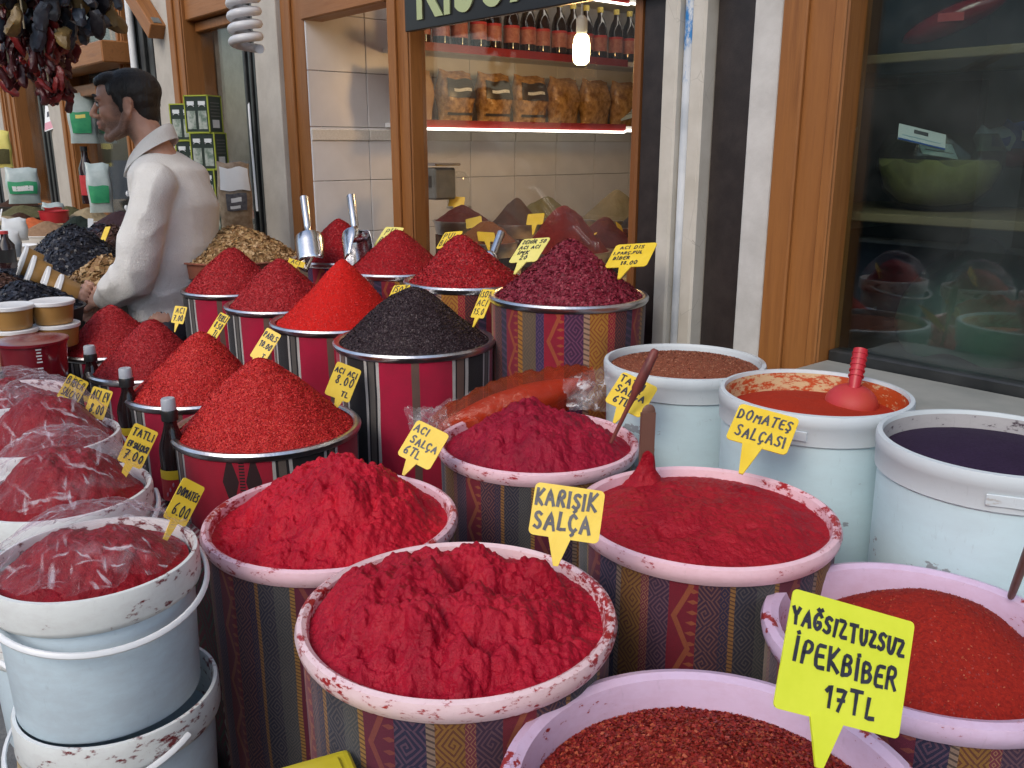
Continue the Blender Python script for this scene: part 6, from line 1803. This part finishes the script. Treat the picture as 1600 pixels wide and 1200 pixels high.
M['gold_bag'] = simple('gold_bag', (.22, .10, .022), (.55, .32, .11), 30, .12, .9, 34, spec=.8); M['pale_bag'] = simple('pale_bag', (.50, .36, .28), (.6, .46, .36), 16, .25, .4, 30)
M['bag_dark'] = simple('bag_dark', (.03, .022, .018), (.06, .045, .035), 20, .4)
for i in range(11):
    p = W(3.57, 2.405 + .235 * i, 1.535)
    t = pack(('black labelled bag' if i in (1, 2, 3) else ('pale pink bag' if i == 0 else 'golden cellophane bag')) + ' on the lowest shop shelf, ' + ['at its left end', 'left one of the labelled three', 'middle one of the labelled three', 'right one of the labelled three', 'first plain one', 'second plain one', 'third plain one', 'fourth plain one', 'fifth plain one', 'sixth plain one', 'seventh plain one', 'last plain one'][i], 700, 180, 4, .205, .235, .11, 'pale_bag' if i == 0 else 'gold_bag', 'bag', 'bags on the lowest shop shelf', ANG + R(90),
             prints=((('arched_label', 'bag_dark', -.40, .40, .48, .84), ('white_line', 'card_w2', -.26, .26, .60, .66), ('foot_line', 'bag_dark', -.42, .42, .14, .19)) if i in (1, 2, 3) else ()))
    t.location = p; t.rotation_euler.z = ANG + R(90) + rs.uniform(-.15, .15)
for i, (px, py, z, c) in enumerate(((694, 144, 4.30, ((671, 136), (719, 133), (673, 158))), (988, 178, 4.9, ((974, 168), (1005, 163), (970, 189))))):
    flat_sign(['pale blue paper note taped at the left end of the bag shelf', 'pale blue paper note at the right end of the bag shelf'][i], c[0], c[1], c[2], z, 'card_blue', (('line', 'ink_grey', .1, .8, .62, .67), ('line', 'ink_grey', .15, .7, .42, .46)), 'note', 'paper_note')
# bulb
bp = at(908, 97, 3.75)
t = thing('light_bulb', 'lit bulb hanging inside the shop window', 'lamp', bp)
mb = MB(); mb.lathe([(.001, -.012), (.022, -.010), (.033, .002), (.036, .03), (.036, .07), (.030, .10), (.020, .112)], 28); mb.build('glass', M['bulb'], t, smooth=True)
mb = MB(); mb.lathe([(.020, .105), (.024, .12), (.024, .17), (.010, .185), (.001, .185)], 18); mb.build('socket', M['white_plastic'], t, smooth=True)
mb = MB(); mb.tube([(0, 0, .18), (0, 0, 2.60 - bp.z)], .004, 6); mb.build('cable', M['white_plastic'], t)
ld = bpy.data.lights.new('bulb_light', 'POINT'); ld.energy = 8; ld.color = (1.0, .56, .22); ld.shadow_soft_size = .06
lo_ = bpy.data.objects.new('bulb_light', ld); col.objects.link(lo_); lo_.location = bp + Vector((0, 0, -.03))
# heaps on the inside counter
counter('counter inside the shop behind the window', 1.75, 3.40, 2.30, 3.55, .93)
for i, (lb, px, py, z, rad, H, base) in enumerate((
    ('maroon heap just inside the window at its left end', 722, 345, 4.0, .125, .075, 'maroon_in'),
    ('dark brown heap inside the window', 806, 350, 3.9, .115, .115, 'cocoa'),
    ('olive brown heap at the back of the inside counter', 852, 338, 4.3, .15, .10, 'olive'),
    ('ochre heap low inside the window behind the crimson cone', 758, 378, 3.62, .13, .085, 'ochre_in'),
    ('red heap inside the window behind the tag with 50', 882, 392, 3.42, .17, .18, 'maroon_red'),
    ('grey olive heap at the back right of the inside counter', 962, 342, 4.1, .16, .12, 'tan_grey'),
    ('deep red heap inside the right end of the window', 944, 384, 3.62, .14, .11, 'maroon_in'),
    ('black heap in the corner of the inside counter', 996, 356, 3.72, .09, .075, 'raisin'))):
    if 'maroon_red' not in M:
        M['maroon_red'] = powder('maroon_red', (.20, .016, .012), (.14, .01, .01), 140); M['tan_grey'] = powder('tan_grey', (.13, .12, .085), (.10, .09, .06), 140)
    o, p = pile(lb, px, py, z, rad, H, base, seed=200 + i, group='heaps inside the shop window')
    tray('metal rimmed pan under the ' + lb.split(' just')[0].split(' inside')[0].split(' at ')[0].split(' low')[0].split(' in ')[0] + ' inside the window', p, rad, 'tin', .06, 'pans inside the shop window')
    if p.z - .06 > .95:
        r_ = thing('riser_box', 'riser under the ' + lb, 'box', (p.x, p.y, .93), ANG, 'risers inside the shop window'); mb = MB(); mb.box((0, 0, (p.z - .99) / 2), (rad * 1.4, rad * 1.4, p.z - .992)); mb.build('carton', M['cocoa'], r_)
for i, (c, z, lb) in enumerate(((((702, 306), (727, 308), (700, 322)), 4.05, 'behind the maroon heap'), (((727, 342), (752, 337), (729, 358)), 3.75, 'in front of the maroon heap'), (((825, 333), (851, 333), (822, 352)), 3.6, 'left of the inside red heap'), (((878, 327), (900, 327), (884, 348)), 3.7, 'on the slope of the inside red heap'), (((914, 370), (933, 363), (912, 374)), 3.4, 'lying low at the right of the window'), (((745, 362), (772, 362), (748, 378)), 3.5, 'low behind the crimson cone'), (((962, 346), (972, 350), (968, 372)), 3.6, 'leaning at the right end inside the window'))):
    price_tag('dim yellow tag inside the window, ' + lb, c[0], c[1], c[2], z, [], 'yellow_card', .05, 60 + i, group='yellow tags inside the shop window')
t = thing('glass_dome', 'clear rounded glass cover standing inside the window at its left', 'glass cover', at(717, 322, 4.2))
mb = MB(); mb.lathe([(.055, 0), (.055, .10), (.048, .135), (.030, .155), (.001, .163)], 32); mb.build('dome', M['glass'], t, smooth=True)
mb = MB(); mb.lathe([(.001, -.01), (.06, -.01), (.06, 0), (.001, 0)], 32); mb.build('foot', M['tin'], t, smooth=True)
t = thing('weighing_scale', 'grey weighing scale in the left corner inside the window', 'scale', at(684, 318, 4.05), ANG)
mb = MB(); mb.box((0, 0, .09), (.13, .12, .14)); mb.build('body', M['grey_metal'], t, bevel=.008)
mb = MB(); mb.box((0, 0, .175), (.18, .14, .012)); mb.build('pan', M['steel'], t, bevel=.004)
mb = MB(); mb.box((0, -.062, .10), (.08, .004, .05)); mb.build('screen', M['black_plastic'], t)

# sign board over the window
t = thing('shop_sign', 'black sign board with pale green letters KISSA above the lit window', 'sign', (0, 0, 0), ANG)
mb = MB(); mb.span((-2.905, 1.925, 1.828), (-1.30, 1.945, 2.14)); mb.build('board', M['black_plastic'], t, bevel=.003)
M['pale_green'] = simple('pale_green', (.40, .46, .24), None, rough=.5)
for i, ch in enumerate('KISSA'):
    cu = bpy.data.curves.new('letter', 'FONT'); cu.body = ch; cu.size = .30; cu.extrude = .003; cu.offset = .006
    ot = bpy.data.objects.new('tmp', cu); col.objects.link(ot)
    dg = bpy.context.evaluated_depsgraph_get(); dg.update()
    me = bpy.data.meshes.new_from_object(ot.evaluated_get(dg)); bpy.data.objects.remove(ot)
    me.materials.clear(); me.materials.append(M['pale_green'])
    o = link('letter', me, t); o.rotation_euler = (R(90), 0, 0); o.scale = (.82, 1, 1); o.location = (-2.83 + (0, .165, .235, .39, .54)[i], 1.9215, 1.866)

# right-hand window: shelves, glass bowl and goods
M['shelf_wood'] = wood('shelf_wood', (.20, .15, .085), (.25, .19, .11), (.15, .11, .06), 'x')
for i, (z, n0, n1) in enumerate(((1.262, 2.12, 2.62), (1.635, 2.12, 2.50))):
    t = thing('window_shelf', ['lower pale shelf board behind the green tinted window', 'upper pale shelf board behind the green tinted window'][i], 'shelf', (0, 0, 0), ANG, 'shelf boards in the right-hand window')
    mb = MB(); mb.span((-1.40, n0, z - .022), (.9, n1, z)); mb.build('board', M['shelf_wood'], t, bevel=.003)
    for a in (-1.32, .8):
        mb = MB(); mb.span((a, n0 + .05, z - .06), (a + .03, n1 - .02, z - .023)); mb.build('bracket', M['grey_metal'], t)
bw_ = at(1458, 328, 2.30); bw_.z = 1.263
M['bowl_glass'] = glass_mat('bowl_glass', (.8, .85, .8), .02, .05)
t = thing('glass_bowl', 'round glass bowl on the lower shelf of the right-hand window', 'bowl', bw_)
mb = MB(); mb.lathe([(.001, 0), (.05, 0), (.09, .012), (.13, .05), (.152, .105), (.150, .15), (.128, .19), (.124, .19), (.146, .15), (.148, .105), (.126, .054), (.086, .017), (.001, .006)], 48); mb.build('wall', M['bowl_glass'], t, smooth=True)
M['pickle'] = simple('pickle', (.50, .38, .13), (.64, .52, .22), 25, .4, .5, 40)
mb = MB(); mb.lathe([(.001, .008), (.085, .020), (.124, .056), (.144, .106), (.144, .118), (.001, .125)], 40); o = mb.build('yellow_filling', M['pickle'], None, smooth=True, loc=bw_); tag(o, 'yellow pickled peppers filling the round glass bowl', 'food')
me = o.data
for v in me.vertices:
    if v.co.z > .1: v.co.z += .012 * math.sin(v.co.x * 60) * math.cos(v.co.y * 50)
flat_sign('white card with a blue edge in front of the glass bowl', (1405, 193), (1481, 209), (1400, 219), 2.12, 'card_white', (('blue_edge', 'blue_print', 0, 1, 0, .10), ('text', 'ink_grey', .32, .62, .60, .82), ('text_line', 'card_blue', .08, .9, .32, .36)), 'card', 'shelf_card')
flat_sign('pale blue card behind the white one over the glass bowl', (1432, 217), (1495, 222), (1434, 244), 2.26, 'card_blue', (('line', 'ink_grey', .1, .9, .3, .34),), 'card', 'shelf_card')
t = thing('red_package', 'red package on the upper shelf of the right-hand window', 'package', at(1490, 30, 2.26), ANG + .3)
mb = MB(); mb.ell((0, 0, .0), (.13, .05, .035), rot=Matrix.Rotation(R(-22), 3, 'Y')); mb.build('bag', M['red_clear'], t, smooth=True)
mb = MB(); mb.box((0, -.045, 0), (.06, .012, .02)); mb.build('label', M['red_print'], t)
pack('dark blue pack at the right edge of the lower shelf', 1590, 232, 2.4, .12, .07, .06, 'blue_print', prints=(('white_panel', 'card_white', -.3, .3, .3, .7),))
pack('blue and white pack beside the glass bowl', 1552, 236, 2.36, .12, .06, .06, 'card_blue', prints=(('blue_panel', 'blue_print', -.4, .1, .2, .6),))
pack('dark red pack behind the glass bowl, right side', 1575, 262, 2.5, .20, .07, .1, 'red_clear')
for i, (t0, n, hgt, r_, mt) in enumerate(((.95, 2.75, .35, .17, 'grey_metal'), (.55, 2.7, .30, .18, 'awning'), (.1, 2.75, .33, .18, 'grey_metal'), (1.28, 2.9, .30, .12, 'concrete'))):
    t = thing('storage_bin', ['grey bin on the floor of the right-hand shop', 'green bin on the floor of the right-hand shop', 'second grey bin nearer the right edge in the right-hand shop', 'pale slim bin in the corner of the right-hand shop'][i], 'bin', W(t0, n, .10), 0, 'bins in the right-hand shop')
    mb = MB(); mb.lathe([(.001, 0), (r_ * .9, 0), (r_, hgt + .4), (r_ * 1.06, hgt + .41), (r_ * 1.06, hgt + .43), (r_ * .95, hgt + .43), (r_ * .85, .1)], 32); mb.build('body', M[mt], t, smooth=True)
    mb = MB(); mb.ell((0, 0, hgt + .40), (r_ * .9, r_ * .9, .08)); mb.build('filling', M['olive'], t, smooth=True)

# added green shapes standing in for the street reflection in the right-hand glass
M['green_reflection'] = simple('green_reflection', (.05, .13, .10), (.10, .20, .15), 7, .7, .4, 20); M['pale_jar'] = simple('pale_jar', (.34, .42, .42), (.42, .50, .49), 5, .35)
for i, (t0, n, w, h, lb) in enumerate(((.62, 2.42, .46, .34, 'added green shape for the reflection in the right-hand glass, nearest the right edge'), (1.02, 2.50, .40, .28, 'added green shape for the reflection in the right-hand glass, left one'))):
    t = thing('green_reflection', lb, 'sack', W(t0, n, .86), ANG, 'added green reflection shapes in the right-hand window')
    mb = MB(); rs = np.random.RandomState(30 + i); V = []; m, q = 14, 28
    for a in range(m):
        v = a / (m - 1)
        for b in range(q):
            an = 2 * math.pi * b / q; rr = (1 - .25 * v ** 2) * (math.sin(math.pi * min(1, .12 + v * .86)) ** .35) + .05 * math.sin(5 * an + 4 * v + i)
            V.append((w * .5 * rr * math.cos(an), w * .36 * rr * math.sin(an), h * v + .02 * math.sin(3 * an)))
    mb.add(V, [(a * q + b, a * q + (b + 1) % q, (a + 1) * q + (b + 1) % q, (a + 1) * q + b) for a in range(m - 1) for b in range(q)])
    mb.add(V[-q:], [tuple(range(q))]); mb.build('bag', M['green_reflection'], t, smooth=True)
    mb = MB(); mb.ell((0, 0, h + .0), (w * .16, w * .12, .05)); mb.build('top_lump', M['green_reflection'], t, smooth=True)
t = thing('window_counter', 'dark counter board under the added green reflection shapes behind the glass', 'counter', (0, 0, 0), ANG)
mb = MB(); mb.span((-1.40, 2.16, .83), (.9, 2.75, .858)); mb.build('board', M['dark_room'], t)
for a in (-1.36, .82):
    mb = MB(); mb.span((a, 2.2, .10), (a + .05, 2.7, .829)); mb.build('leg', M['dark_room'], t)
